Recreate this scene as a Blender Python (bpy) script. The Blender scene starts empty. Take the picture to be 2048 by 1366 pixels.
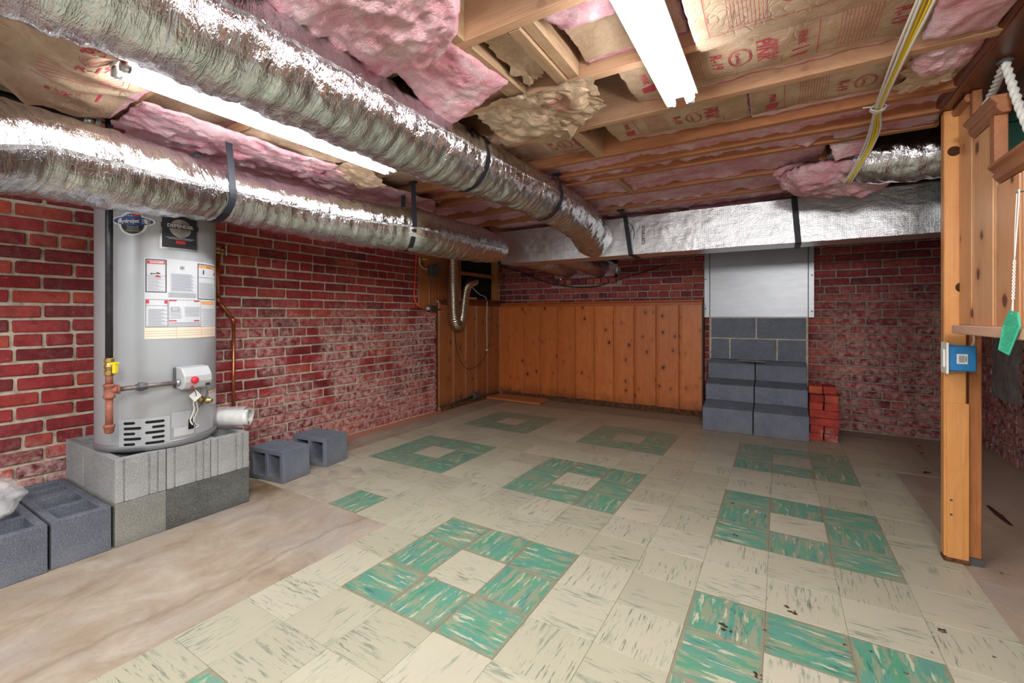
import bpy, bmesh, math, random
from mathutils import Vector, Matrix, noise
R=random.Random(7)
SC=bpy.context.scene
COL=SC.collection
V=Vector
# ------------------------------------------------------------------ camera, world, lights, exposure
CX,CY,CH,YAW,F=1.4130,-1.1154,1.0259,-.5543,894.49
PX,PY=1005.62,632.11
cam=bpy.data.objects.new('camera',bpy.data.cameras.new('camera')); COL.objects.link(cam)
cam.location=(CX,CY,CH); cam.rotation_euler=(math.pi/2,0,-YAW)
cam.data.sensor_width=36; cam.data.lens=F/2048*36
cam.data.shift_x=(1024-PX)/2048; cam.data.shift_y=-(683-PY)/2048
cam.data.clip_start=.02
SC.camera=cam
w=bpy.data.worlds.new('world'); SC.world=w; w.use_nodes=True
w.node_tree.nodes['Background'].inputs[0].default_value=(.93,.96,1,1)
w.node_tree.nodes['Background'].inputs[1].default_value=.62
SC.view_settings.view_transform='Standard'; SC.view_settings.look='None'
SC.view_settings.exposure=.2; SC.view_settings.gamma=1; SC.view_settings.use_curve_mapping=False
TUBE_STRENGTH=34
REAR_W=30
def area(name,loc,rot,sx,sy,wt,col=(1,.98,.95)):
    l=bpy.data.lights.new(name,'AREA'); l.shape='RECTANGLE'; l.size=sx; l.size_y=sy; l.energy=wt; l.color=col
    o=bpy.data.objects.new(name,l); COL.objects.link(o); o.location=loc; o.rotation_euler=rot; return o
# added fill: two unseen area lights under the ceiling behind the camera
area('rear_fill_light',(1.15,-1.9,1.84),(0,0,0),.1,1.2,REAR_W)
area('rear_fill_light',(-.4,-2.2,1.84),(0,0,0),.1,1.2,REAR_W)
# added fill light aimed forward to brighten the far end
fl_=area('forward_fill_light',(1.75,-1.6,1.80),(0,0,0),.5,.35,46,(1,.985,.96)); fl_.rotation_euler=(V((-.1,4.2,.8))-V(fl_.location)).to_track_quat('-Z','Y').to_euler()
# ------------------------------------------------------------------ geometry helpers
def _ray(px,py):
    r=(px-PX)/F; c,s=math.cos(YAW),math.sin(YAW)
    return V((r*c+s,-r*s+c,-(py-PY)/F))
_C=V((CX,CY,CH))
def atZ(px,py,z): d=_ray(px,py); return _C+d*((z-CH)/d.z)
def atX(px,py,x): d=_ray(px,py); return _C+d*((x-CX)/d.x)
def atY(px,py,y): d=_ray(px,py); return _C+d*((y-CY)/d.y)
def atF(px,py,f): return _C+_ray(px,py)*f
def world_of(o):
    m=o.matrix_basis.copy(); p=o.parent
    while p: m=p.matrix_basis@m; p=p.parent
    return m
def tag(o,label=None,cat=None,group=None,kind=None):
    if label: o['label']=label
    if cat: o['category']=cat
    if group: o['group']=group
    if kind: o['kind']=kind
    return o
def empty(name,loc,label=None,cat=None,group=None,rz=0,kind=None,parent=None):
    o=bpy.data.objects.new(name,None); COL.objects.link(o); o.location=loc; o.rotation_euler=(0,0,rz)
    o.empty_display_size=.05
    if parent: o.parent=parent
    return tag(o,label,cat,group,kind)
class MB:
    def __init__(s): s.v=[]; s.f=[]; s.uv=[]
    def add(s,vs,fs,uvs=None):
        b=len(s.v); s.v+= [V(p) for p in vs]; s.f+=[tuple(b+i for i in f) for f in fs]
        s.uv+= uvs if uvs else [(0,0)]*len(vs)
        return s
    def box(s,c,d,m=None,taper=None):
        x,y,z=[q/2 for q in d]
        vs=[V((a*x,b*y,e*z)) for e in(-1,1) for b in(-1,1) for a in(-1,1)]
        if m is not None: vs=[m@p for p in vs]
        c=V(c)
        return s.add([p+c for p in vs],[(0,2,3,1),(4,5,7,6),(0,1,5,4),(2,6,7,3),(0,4,6,2),(1,3,7,5)])
    def bb(s,a,b): # box from corners
        a=V(a);b=V(b); return s.box((a+b)/2,[abs(q) for q in (b-a)])
    def bar(s,p0,p1,w,h,up=(0,0,1)):
        p0=V(p0);p1=V(p1);d=(p1-p0); L=d.length; d.normalize(); u=V(up)
        sd=d.cross(u)
        if sd.length<1e-4: sd=d.cross(V((0,1,0)))
        sd.normalize(); u=sd.cross(d)
        m=Matrix((d,sd,u)).transposed()
        return s.box((p0+p1)/2,(L,w,h),m)
    def tube(s,pts,r,n=10,cap=True,rf=None,twist=0):
        pts=[V(p) for p in pts]; N_=len(pts); rs=r if isinstance(r,(list,tuple)) else [r]*N_
        T=[]
        for i in range(N_):
            a=pts[max(i-1,0)];b=pts[min(i+1,N_-1)]; d=b-a
            T.append(d.normalized() if d.length>1e-9 else V((0,0,1)))
        u=T[0].cross(V((0,0,1)))
        if u.length<.05: u=T[0].cross(V((0,1,0)))
        u.normalize(); vs=[];fs=[];uv=[];L=0
        for i in range(N_):
            if i: L+=(pts[i]-pts[i-1]).length
            u=(u-T[i]*u.dot(T[i])).normalized(); w_=T[i].cross(u)
            for j in range(n):
                a=2*math.pi*j/n; rr=rs[i]
                if rf: rr+=rf(L,a,i)
                vs.append(pts[i]+(u*math.cos(a)+w_*math.sin(a))*rr); uv.append((L,j/n))
        for i in range(N_-1):
            for j in range(n):
                k=(j+1)%n; fs.append((i*n+j,i*n+k,(i+1)*n+k,(i+1)*n+j))
        if cap: fs.append(tuple(range(n))[::-1]); fs.append(tuple((N_-1)*n+j for j in range(n)))
        return s.add(vs,fs,uv)
    def cyl(s,a,b,r,n=16,r2=None): return s.tube([a,b],[r,r if r2 is None else r2],n)
    def lathe(s,c,prof,n=32,axis=(0,0,1)):
        ax=V(axis).normalized(); u=ax.orthogonal().normalized(); w_=ax.cross(u); c=V(c); vs=[];fs=[]
        for (r,h) in prof:
            for j in range(n):
                a=2*math.pi*j/n; vs.append(c+ax*h+(u*math.cos(a)+w_*math.sin(a))*r)
        for i in range(len(prof)-1):
            for j in range(n):
                k=(j+1)%n; fs.append((i*n+j,i*n+k,(i+1)*n+k,(i+1)*n+j))
        fs.append(tuple(range(n))[::-1]); fs.append(tuple((len(prof)-1)*n+j for j in range(n)))
        return s.add(vs,fs)
    def grid(s,fn,nu,nv,flip=False):
        vs=[];uv=[]
        for i in range(nu+1):
            for j in range(nv+1):
                vs.append(fn(i/nu,j/nv)); uv.append((i/nu,j/nv))
        W=nv+1
        fs=[(i*W+j,(i+1)*W+j,(i+1)*W+j+1,i*W+j+1) for i in range(nu) for j in range(nv)]
        if flip: fs=[f[::-1] for f in fs]
        return s.add(vs,fs,uv)
    def prism(s,poly,p0,ax,u,v): # poly 2d points extruded: point = p0+u*x+v*y , extruded by ax
        p0=V(p0);ax=V(ax);u=V(u);v=V(v);n=len(poly)
        a=[p0+u*x+v*y for x,y in poly]; b=[q+ax for q in a]
        return s.add(a+b,[tuple(range(n))[::-1],tuple(range(n,2*n))]+[(i,(i+1)%n,n+(i+1)%n,n+i) for i in range(n)])
    def build(s,name,mt,parent=None,smooth=False,local=False,bevel=0,seg=1,label=None,origin=None):
        me=bpy.data.meshes.new(name)
        vs=s.v; loc=None
        if parent is not None and not local:
            im=world_of(parent).inverted(); vs=[im@p for p in vs]
        if origin is None and not local:
            xs=[p.x for p in vs];ys=[p.y for p in vs];zs=[p.z for p in vs]
            loc=V(((min(xs)+max(xs))/2,(min(ys)+max(ys))/2,min(zs)))
            vs=[p-loc for p in vs]
        me.from_pydata([tuple(p) for p in vs],[],s.f); 
        ul=me.uv_layers.new(name='UVMap')
        li=[0]*len(me.loops); me.loops.foreach_get('vertex_index',li)
        buf=[0.0]*(2*len(li))
        for k,i in enumerate(li): buf[2*k],buf[2*k+1]=s.uv[i]
        ul.data.foreach_set('uv',buf)
        bm=bmesh.new(); bm.from_mesh(me); bmesh.ops.recalc_face_normals(bm,faces=bm.faces); bm.to_mesh(me); bm.free()
        if smooth: me.shade_smooth()
        me.materials.append(mt)
        o=bpy.data.objects.new(name,me); COL.objects.link(o)
        if loc is not None: o.location=loc
        if parent is not None: o.parent=parent
        if bevel:
            md=o.modifiers.new('bevel','BEVEL'); md.width=bevel; md.segments=seg; md.limit_method='ANGLE'; md.angle_limit=math.radians(35)
        if label: o['label']=label
        return o
def catmull(P,n):
    P=[V(p) for p in P]; Q=[P[0]*2-P[1]]+P+[P[-1]*2-P[-2]]; out=[]
    for i in range(1,len(Q)-2):
        for k in range(n):
            t=k/n; a,b,c,d=Q[i-1],Q[i],Q[i+1],Q[i+2]
            out.append(.5*((2*b)+(c-a)*t+(2*a-5*b+4*c-d)*t*t+(3*b-a-3*c+d)*t**3))
    out.append(P[-1]); return out
def resample(pts,step):
    out=[pts[0]]; acc=0
    for a,b in zip(pts,pts[1:]):
        L=(b-a).length; 
        while acc+L>=step:
            t=(step-acc)/L; a=a.lerp(b,t); out.append(a.copy()); L=(b-a).length; acc=0
            if L<1e-9: break
        acc+=L
    if (out[-1]-pts[-1]).length>step*.2: out.append(pts[-1])
    return out
def fbm(p,o=3):
    v=0;a=1
    for i in range(o): v+=a*noise.noise(p); p=p*2.03; a*=.5
    return v
_tc={}
def text_geo(txt,size,bold=0):
    k=(txt,size,bold)
    if k not in _tc:
        c=bpy.data.curves.new('t','FONT'); c.body=txt; c.size=size; c.resolution_u=2; c.offset=bold; c.align_x='CENTER'; c.align_y='CENTER'
        o=bpy.data.objects.new('t',c); COL.objects.link(o)
        dg=bpy.context.evaluated_depsgraph_get(); dg.update()
        me=bpy.data.meshes.new_from_object(o.evaluated_get(dg))
        _tc[k]=([v.co.copy() for v in me.vertices],[tuple(p.vertices) for p in me.polygons])
        bpy.data.objects.remove(o); bpy.data.curves.remove(c); bpy.data.meshes.remove(me)
    return _tc[k]
def text_on(mb,txt,size,fn,bold=0):
    vs,fs=text_geo(txt,size,bold); mb.add([fn(p.x,p.y) for p in vs],fs)
def rect_on(mb,x0,y0,x1,y1,fn,n=1,m=1):
    mb.grid(lambda s,t:fn(x0+(x1-x0)*s,y0+(y1-y0)*t),n,m)
def frame_on(mb,x0,y0,x1,y1,w_,fn,n=8):
    rect_on(mb,x0,y0,x1,y0+w_,fn,n); rect_on(mb,x0,y1-w_,x1,y1,fn,n); rect_on(mb,x0,y0,x0+w_,y1,fn,1,n); rect_on(mb,x1-w_,y0,x1,y1,fn,1,n)
def cells(mb,xs,ys,solid,z0,z1):
    """block made of a plan grid: solid[i][j] for x cell i, y cell j"""
    nx,ny=len(xs)-1,len(ys)-1
    idx={}
    def vid(i,j,k):
        key=(i,j,k)
        if key not in idx: idx[key]=len(vs); vs.append((xs[i],ys[j],z1 if k else z0))
        return idx[key]
    vs=[];fs=[]
    S=lambda i,j:0<=i<nx and 0<=j<ny and solid(i,j)
    for i in range(nx):
        for j in range(ny):
            if not S(i,j): continue
            fs.append((vid(i,j,1),vid(i+1,j,1),vid(i+1,j+1,1),vid(i,j+1,1)))
            fs.append((vid(i,j,0),vid(i,j+1,0),vid(i+1,j+1,0),vid(i+1,j,0)))
            if not S(i-1,j): fs.append((vid(i,j,0),vid(i,j,1),vid(i,j+1,1),vid(i,j+1,0)))
            if not S(i+1,j): fs.append((vid(i+1,j,0),vid(i+1,j+1,0),vid(i+1,j+1,1),vid(i+1,j,1)))
            if not S(i,j-1): fs.append((vid(i,j,0),vid(i+1,j,0),vid(i+1,j,1),vid(i,j,1)))
            if not S(i,j+1): fs.append((vid(i,j+1,0),vid(i,j+1,1),vid(i+1,j+1,1),vid(i+1,j+1,0)))
    return mb.add(vs,fs)
# ------------------------------------------------------------------ material helpers
class NM:
    def __init__(s,name,rough=.7,metal=0,spec=.5):
        s.m=bpy.data.materials.new(name); s.m.use_nodes=True; s.t=s.m.node_tree
        s.b=s.t.nodes['Principled BSDF']; s.b.inputs['Roughness'].default_value=rough; s.b.inputs['Metallic'].default_value=metal
        s.b.inputs['Specular IOR Level'].default_value=spec
        s.tc=s.t.nodes.new('ShaderNodeTexCoord'); s.obj=s.tc.outputs['Object']; s.uvs=s.tc.outputs['UV']
    def n(s,ty,ins=None,**at):
        nd=s.t.nodes.new('ShaderNode'+ty)
        for k,v in at.items(): setattr(nd,k,v)
        for k,v in (ins or {}).items():
            if isinstance(v,bpy.types.NodeSocket): s.t.links.new(v,nd.inputs[k])
            else: nd.inputs[k].default_value=v
        return nd
    def set(s,k,v):
        if isinstance(v,bpy.types.NodeSocket): s.t.links.new(v,s.b.inputs[k])
        else: s.b.inputs[k].default_value=v
    def pos(s): return s.n('NewGeometry').outputs['Position']
    def rnd(s):
        a=s.n('ObjectInfo').outputs['Random']; b=s.n('NewGeometry').outputs['Random Per Island']
        return s.math('FRACT',s.math('ADD',a,s.math('MULTIPLY',b,3.7)))
    def math(s,op,a,b=0.0,c=None,clamp=False):
        nd=s.t.nodes.new('ShaderNodeMath'); nd.operation=op; nd.use_clamp=clamp
        for i,v in enumerate((a,b,c)):
            if v is None: continue
            if isinstance(v,bpy.types.NodeSocket): s.t.links.new(v,nd.inputs[i])
            else: nd.inputs[i].default_value=v
        return nd.outputs[0]
    def map(s,vec,scale=(1,1,1),loc=(0,0,0),rot=(0,0,0)):
        return s.n('Mapping',{'Vector':vec,'Scale':scale,'Location':loc,'Rotation':rot}).outputs[0]
    def shift(s,vec,amt=50): # random offset per piece
        r=s.rnd(); a=s.math('MULTIPLY',r,amt); b=s.math('MULTIPLY',r,amt*1.73)
        c=s.n('CombineXYZ',{'X':a,'Y':b,'Z':a}).outputs[0]
        return s.n('VectorMath',{0:vec,1:c},operation='ADD').outputs[0]
    def noise(s,vec,scale=5,detail=4,rough=.55,dist=0):
        return s.n('TexNoise',{'Vector':vec,'Scale':scale,'Detail':detail,'Roughness':rough,'Distortion':dist}).outputs['Fac']
    def vor(s,vec,scale=5,feature='F1',out='Distance'):
        return s.n('TexVoronoi',{'Vector':vec,'Scale':scale},feature=feature).outputs[out]
    def ramp(s,fac,stops,interp='LINEAR'):
        nd=s.n('ValToRGB',{'Fac':fac}); cr=nd.color_ramp; cr.interpolation=interp
        while len(cr.elements)<len(stops): cr.elements.new(.5)
        for e,(p,c) in zip(cr.elements,stops):
            e.position=p; e.color=(*c,1) if len(c)==3 else c
        return nd.outputs['Color']
    def sm(s,v,a,b): # smooth 0..1
        nd=s.n('MapRange',{'Value':v,'From Min':a,'From Max':b}); nd.clamp=True; return nd.outputs[0]
    def mix(s,f,a,b,mode='MIX'):
        nd=s.t.nodes.new('ShaderNodeMix'); nd.data_type='RGBA'; nd.blend_type=mode
        for sk,v in ((nd.inputs[0],f),(nd.inputs[6],a),(nd.inputs[7],b)):
            if isinstance(v,bpy.types.NodeSocket): s.t.links.new(v,sk)
            else: sk.default_value=v if not isinstance(v,tuple) or len(v)==4 else (*v,1)
        return nd.outputs[2]
    def bump(s,h,dist=.002,strength=1,nrm=None):
        ins={'Height':h,'Distance':dist,'Strength':strength}
        if nrm is not None: ins['Normal']=nrm
        return s.n('Bump',ins).outputs[0]
    def sep(s,vec): return s.n('SeparateXYZ',{'Vector':vec}).outputs
def srgb(r,g,b):
    f=lambda c:(c/255/12.92 if c/255<=.04045 else ((c/255+.055)/1.055)**2.4)
    return (f(r),f(g),f(b))
def plain(name,rgb,rough=.6,metal=0,spec=.5,mott=.0,scale=20,bump=0):
    m=NM(name,rough,metal,spec); c=srgb(*rgb)
    if mott or bump:
        nz=m.noise(m.obj,scale,4)
        if mott: m.set('Base Color',m.mix(m.sm(nz,.3,.7),tuple(x*(1-mott) for x in c),tuple(min(1,x*(1+mott)) for x in c)))
        else: m.set('Base Color',(*c,1))
        if bump: m.set('Normal',m.bump(nz,bump))
    else: m.set('Base Color',(*c,1))
    return m.m
def mat_brick(name,dark,mid,light,stain,stain_lo=.5,worldmask=None):
    m=NM(name,.85,0,.25); p=m.pos(); r=m.rnd()
    base=m.ramp(r,[(0,srgb(*dark)),(.35,srgb(*mid)),(.75,srgb(*light)),(1,srgb(*(min(255,light[0]+14),light[1]+16,light[2]-4)))])
    n1=m.noise(p,14,5,.6); n2=m.noise(p,60,4,.6)
    c=m.mix(m.sm(n1,.35,.7),base,m.mix(.45,base,(*srgb(60,24,28),1)))
    c=m.mix(m.math('MULTIPLY',m.sm(n2,.62,.75),.35),c,(*srgb(215,170,160),1))
    big=m.noise(p,2.3,3,.6); fine=m.noise(p,26,5,.65)
    f=m.math('MULTIPLY',m.sm(big,stain_lo,stain_lo+.14),m.sm(fine,.38,.62))
    f=m.math('MULTIPLY',f,.8)
    if worldmask: f=m.math('MULTIPLY',f,worldmask(m,p))
    c=m.mix(f,c,(*srgb(*stain),1))
    pits=m.sm(m.noise(p,90,3,.5),.3,.24)
    c=m.mix(m.math('MULTIPLY',pits,.7),c,(*srgb(50,18,20),1))
    m.set('Base Color',c)
    m.set('Normal',m.bump(m.math('ADD',m.math('MULTIPLY',n2,.6),m.noise(p,25,5,.6)),.006,.8))
    return m.m
def mask_left(m,p):
    s=m.sep(p); a=m.sm(s['Y'],.1,1.0); b=m.sm(s['Z'],1.15,.85)
    lo=m.sm(s['Z'],.42,.25); a=m.math('MAXIMUM',m.math('MULTIPLY',a,b),m.math('MULTIPLY',lo,.7))
    return m.math('ADD',m.math('MULTIPLY',a,1.2),.1,clamp=True)
def mask_back(m,p):
    s=m.sep(p); b=m.sm(s['Z'],1.35,1.0); x=m.sm(s['X'],1.6,1.9)
    return m.math('ADD',m.math('MULTIPLY',b,x),.12,clamp=True)
M={}
M['brick_left']=mat_brick('brick_left',(112,38,44),(152,50,54),(168,62,62),(222,186,180),.38,mask_left)
M['brick_back']=mat_brick('brick_back',(100,38,48),(144,52,60),(162,68,70),(198,162,154),.30,mask_back)
M['brick_loose']=mat_brick('brick_loose',(150,52,46),(184,68,58),(196,86,74),(220,190,178),.55)
m=NM('mortar',.95,0,.15); p=m.pos(); n=m.noise(p,30,5)
m.set('Base Color',m.ramp(n,[(.25,srgb(150,138,122)),(.5,srgb(202,190,172)),(.75,srgb(216,206,190))])); m.set('Normal',m.bump(n,.006,.8)); M['mortar']=m.m
m=NM('mortar_back',.95,0,.15); p=m.pos(); n=m.noise(p,30,5)
m.set('Base Color',m.ramp(n,[(.25,srgb(120,104,94)),(.5,srgb(158,140,128)),(.75,srgb(178,164,150))])); m.set('Normal',m.bump(n,.006,.8)); M['mortar_back']=m.m
def mat_cmu(name,a,b,stain=None):
    m=NM(name,.95,0,.2); p=m.obj; n1=m.noise(p,220,3,.7); n2=m.noise(p,7,4); n3=m.noise(p,70,4,.6)
    c=m.mix(m.sm(n2,.3,.7),(*srgb(*a),1),(*srgb(*b),1))
    c=m.mix(m.math('MULTIPLY',m.sm(n1,.56,.7),.7),c,(*srgb(min(255,b[0]+55),min(255,b[1]+55),min(255,b[2]+58)),1))
    c=m.mix(m.math('MULTIPLY',m.sm(n1,.44,.32),.75),c,(*srgb(a[0]//2,a[1]//2,a[2]//2),1))
    if stain:
        z=m.sep(m.pos())['Z']; c=m.mix(m.math('MULTIPLY',m.sm(m.math('ADD',z,m.math('MULTIPLY',n3,.1)),.12,.02),.6),c,(*srgb(*stain),1))
    m.set('Base Color',c); m.set('Normal',m.bump(m.math('ADD',n1,n3),.004,1)); return m.m
M['cmu_dark']=mat_cmu('cmu_dark',(102,107,120),(124,129,140))
M['cmu_step']=mat_cmu('cmu_step',(112,119,134),(132,139,152),(128,118,108))
M['cmu_light']=mat_cmu('cmu_light',(152,154,154),(176,178,178))
M['cmu_damp']=mat_cmu('cmu_damp',(88,90,88),(116,118,114),(78,78,74))
M['cmu_mid']=mat_cmu('cmu_mid',(138,139,134),(158,158,150),(110,110,104))
# concrete slab
m=NM('slab',.75,0,.3); p=m.pos(); n1=m.noise(m.map(p,(1,.7,1),rot=(0,0,.3)),6,7,.66,.7); n2=m.noise(p,2.2,4); n3=m.noise(p,60,4,.6)
c=m.ramp(n1,[(.28,srgb(134,116,98)),(.42,srgb(158,142,124)),(.55,srgb(168,154,138)),(.72,srgb(182,172,158))])
c=m.mix(m.sm(n2,.48,.68),c,m.mix(.5,c,(*srgb(150,146,148),1)))
c=m.mix(m.math('MULTIPLY',m.sm(n3,.55,.75),.25),c,(*srgb(120,100,84),1))
s=m.sep(p)
yl=m.math('ADD',s['Y'],m.math('MULTIPLY',m.noise(p,2,4),.8)); far=m.sm(yl,2.9,3.8)
c=m.mix(m.math('MULTIPLY',far,.8),c,(*srgb(150,134,112),1))
rt=m.sm(m.math('ADD',s['X'],m.math('MULTIPLY',m.noise(p,3,4),.3)),2.1,2.4)
c=m.mix(m.math('MULTIPLY',rt,.5),c,(*srgb(176,150,130),1))
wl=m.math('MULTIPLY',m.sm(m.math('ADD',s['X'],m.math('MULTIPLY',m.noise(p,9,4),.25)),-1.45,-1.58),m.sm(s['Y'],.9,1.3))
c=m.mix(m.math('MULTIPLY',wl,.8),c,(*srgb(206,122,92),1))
cr_=m.math('ABSOLUTE',m.math('ADD',m.math('ADD',s['X'],.40),m.math('MULTIPLY',m.math('SUBTRACT',m.noise(p,3,4,.6),.5),.22)))
c=m.mix(m.math('MULTIPLY',m.sm(cr_,.02,.004),.35),c,(*srgb(112,98,92),1))
# damp stain behind the pedestal
dx=m.n('VectorMath',{0:p,1:(-1.2,.38,0)},operation='DISTANCE').outputs['Value']
st=m.sm(m.math('ADD',dx,m.math('MULTIPLY',n1,.35)),.42,.2)
c=m.mix(m.math('MULTIPLY',st,.75),c,(*srgb(104,78,44),1))
m.set('Base Color',c); m.set('Normal',m.bump(m.math('ADD',m.math('MULTIPLY',n3,.25),n1),.006,.7)); M['slab']=m.m
# vinyl tiles : streaks run along local x
def dust(m,c,amount=1):
    p=m.pos(); s=m.sep(p); n=m.noise(p,3.5,5,.6)
    a=m.sm(m.math('ADD',s['Y'],m.math('MULTIPLY',n,1.1)),2.75,4.1)
    c=m.mix(m.math('MULTIPLY',a,.8*amount),c,(*srgb(160,146,122),1))
    e=m.sm(m.noise(p,1.2,4,.6),.5,.7)
    c=m.mix(m.math('MULTIPLY',e,.22*amount),c,(*srgb(158,150,140),1))
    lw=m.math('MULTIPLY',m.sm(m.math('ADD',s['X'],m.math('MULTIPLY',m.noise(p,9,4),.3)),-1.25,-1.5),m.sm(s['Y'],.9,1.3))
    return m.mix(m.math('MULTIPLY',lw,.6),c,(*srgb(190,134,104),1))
def streak(m,vec,sx,sy,lo,hi,seed,cl=4):
    a=m.noise(m.map(vec,(sx,sy,1),(seed,seed*2,0)),1,4,.65); b=m.noise(m.map(vec,(cl,cl*1.6,1),(seed*3,0,0)),1,2)
    return m.math('MULTIPLY',m.sm(a,lo,hi),m.sm(b,.46,.58))
m=NM('tile_cream',.42,0,.4); v=m.shift(m.obj)
base=m.ramp(m.rnd(),[(0,srgb(172,170,150)),(.5,srgb(183,181,161)),(1,srgb(191,188,169))])
base=m.mix(m.math('MULTIPLY',m.noise(v,9,4),.3),base,(*srgb(184,172,146),1))
f1=streak(m,v,9,85,.555,.60,3,5); f2=streak(m,v,14,170,.58,.64,11,3)
c=m.mix(m.math('MULTIPLY',f1,.62),base,(*srgb(92,110,96),1)); c=m.mix(m.math('MULTIPLY',f2,.8),c,(*srgb(60,78,74),1))
sp=m.sm(m.noise(m.pos(),130,2),.74,.78); c=m.mix(m.math('MULTIPLY',sp,.6),c,(*srgb(90,60,40),1))
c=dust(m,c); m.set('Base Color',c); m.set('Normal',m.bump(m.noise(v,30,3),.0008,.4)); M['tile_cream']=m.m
m=NM('tile_green',.4,0,.4); v=m.shift(m.obj); s=m.sep(m.obj)
base=m.ramp(m.noise(m.map(v,(6,16,1)),1,4),[(.3,srgb(84,140,128)),(.5,srgb(94,148,130)),(.65,srgb(84,148,116)),(.8,srgb(84,134,136))])
ax=m.math('ABSOLUTE',s['X']); ay=m.math('ABSOLUTE',s['Y']); e=m.math('MAXIMUM',ax,ay)
eg=m.sm(m.math('ADD',e,m.math('MULTIPLY',m.noise(v,22,3),.03)),.1165,.122)
tp=m.sm(m.noise(m.map(v,(8,44,1),(7,0,0)),1,5,.65),.50,.55)
c=m.mix(m.math('MULTIPLY',tp,.8),base,(*srgb(148,150,124),1))
c=m.mix(m.math('MULTIPLY',m.sm(m.noise(m.map(v,(8,50,1),(17,0,0)),1,5,.65),.58,.62),.9),c,(*srgb(196,190,164),1))
c=m.mix(m.math('MULTIPLY',eg,.85),c,(*srgb(140,134,112),1))
c=m.mix(m.math('MULTIPLY',streak(m,v,11,90,.57,.63,5,5),.7),c,(*srgb(26,92,100),1))
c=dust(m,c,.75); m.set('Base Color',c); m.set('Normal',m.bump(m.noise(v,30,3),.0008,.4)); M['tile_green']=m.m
m=NM('tile_worn',.7,0,.3); v=m.shift(m.obj); c=m.ramp(m.noise(v,8,5),[(.3,srgb(150,140,126)),(.6,srgb(182,172,156)),(.8,srgb(160,144,124))])
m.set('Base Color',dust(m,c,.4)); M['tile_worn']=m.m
def mat_wood(name,a,b,dark,ax='Z',knots=1,rough=.35,grain=.5,knotcol=(58,22,10),kscale=7,mottle=None,spec=.5,flat=False):
    """grain runs along local axis ax"""
    m=NM(name,rough,0,spec); v=m.shift(m.obj,31)
    st={'X':(1,14,14),'Y':(14,1,14),'Z':(14,14,1)}[ax]
    warp=m.noise(m.map(v,tuple(.6 if q>1 else .35 for q in st)),4,3)
    w2=m.n('VectorMath',{0:m.map(v,st),1:m.n('CombineXYZ',{'X':m.math('MULTIPLY',warp,7),'Y':m.math('MULTIPLY',warp,7),'Z':m.math('MULTIPLY',warp,7)}).outputs[0]},operation='ADD').outputs[0]
    g=m.noise(w2,1.6,5,.6); g2=m.noise(m.map(v,tuple(q*9 if q>1 else q*3 for q in st)),1,3)
    c=m.mix(m.sm(g,.3,.7),(*srgb(*a),1),(*srgb(*b),1))
    c=m.mix(m.math('MULTIPLY',m.sm(g2,.5,.75),grain),c,(*srgb(*dark),1))
    r=m.rnd(); c=m.mix(m.math('MULTIPLY',r,.35),c,(*srgb(*dark),1))
    if knots:
        ks={'X':(.7,1,.0),'Y':(1,.7,0),'Z':(1,0,.75)}[ax]
        kv=m.n('VectorMath',{0:m.map(v,ks),1:m.n('CombineXYZ',{'X':m.math('MULTIPLY',m.noise(v,14,2),.02),'Y':0.0,'Z':0.0}).outputs[0]},operation='ADD').outputs[0]
        k3=m.sep(m.n('VectorMath',{0:m.obj,1:m.n('CombineXYZ',{'X':m.math('MULTIPLY',m.rnd(),31),'Y':m.math('MULTIPLY',m.rnd(),57),'Z':m.math('MULTIPLY',m.rnd(),43)}).outputs[0]},operation='ADD').outputs[0])
        pq={'Z':(k3[0],k3[2]) if not flat else (k3[1],k3[2]),'X':(k3[2],k3[0]),'Y':(k3[2],k3[1])}[ax]
        wob=m.math('MULTIPLY',m.noise(v,16,2),.03)
        k2=m.n('CombineXYZ',{'X':m.math('ADD',pq[0],wob),'Y':m.math('MULTIPLY',pq[1],.75),'Z':0.0}).outputs[0]
        vn=m.n('TexVoronoi',{'Vector':k2,'Scale':kscale},voronoi_dimensions='2D'); d=vn.outputs['Distance']; rr=m.sep(vn.outputs['Color'])
        rad=m.math('MULTIPLY',rr[0],.09)
        halo=m.math('MULTIPLY',m.sm(m.math('SUBTRACT',d,rad),.2,.02),m.sm(rr[1],.3,.34))
        core=m.math('MULTIPLY',m.sm(m.math('SUBTRACT',d,rad),.03,-.015),m.sm(rr[1],.3,.34))
        c=m.mix(m.math('MULTIPLY',halo,.45*knots),c,(*srgb(*dark),1)); c=m.mix(m.math('MULTIPLY',core,.95*knots),c,(*srgb(*knotcol),1))
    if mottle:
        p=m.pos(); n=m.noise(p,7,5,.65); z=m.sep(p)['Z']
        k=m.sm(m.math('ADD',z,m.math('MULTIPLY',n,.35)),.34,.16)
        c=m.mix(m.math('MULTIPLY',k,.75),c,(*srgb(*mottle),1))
    m.set('Base Color',c); m.set('Normal',m.bump(g2,.0006,.5)); return m.m
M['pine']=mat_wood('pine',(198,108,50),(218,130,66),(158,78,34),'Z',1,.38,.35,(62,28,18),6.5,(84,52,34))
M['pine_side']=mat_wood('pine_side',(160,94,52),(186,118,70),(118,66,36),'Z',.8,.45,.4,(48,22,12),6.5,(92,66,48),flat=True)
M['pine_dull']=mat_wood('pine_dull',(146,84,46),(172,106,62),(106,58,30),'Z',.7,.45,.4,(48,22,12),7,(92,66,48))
M['pine_bright']=mat_wood('pine_bright',(212,156,108),(226,176,130),(184,116,70),'Z',1,.4,.35,(88,42,22),5.5,None,flat=True)
M['post']=mat_wood('post',(204,140,76),(216,156,92),(178,106,50),'Z',1,.42,.35,(56,26,18),2.6,None)
M['stud']=mat_wood('stud',(170,104,54),(196,132,78),(120,66,30),'Z',0,.7,.5)
M['pine_x']=mat_wood('pine_x',(176,88,36),(196,106,48),(128,58,24),'X',0,.4,.35)
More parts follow.
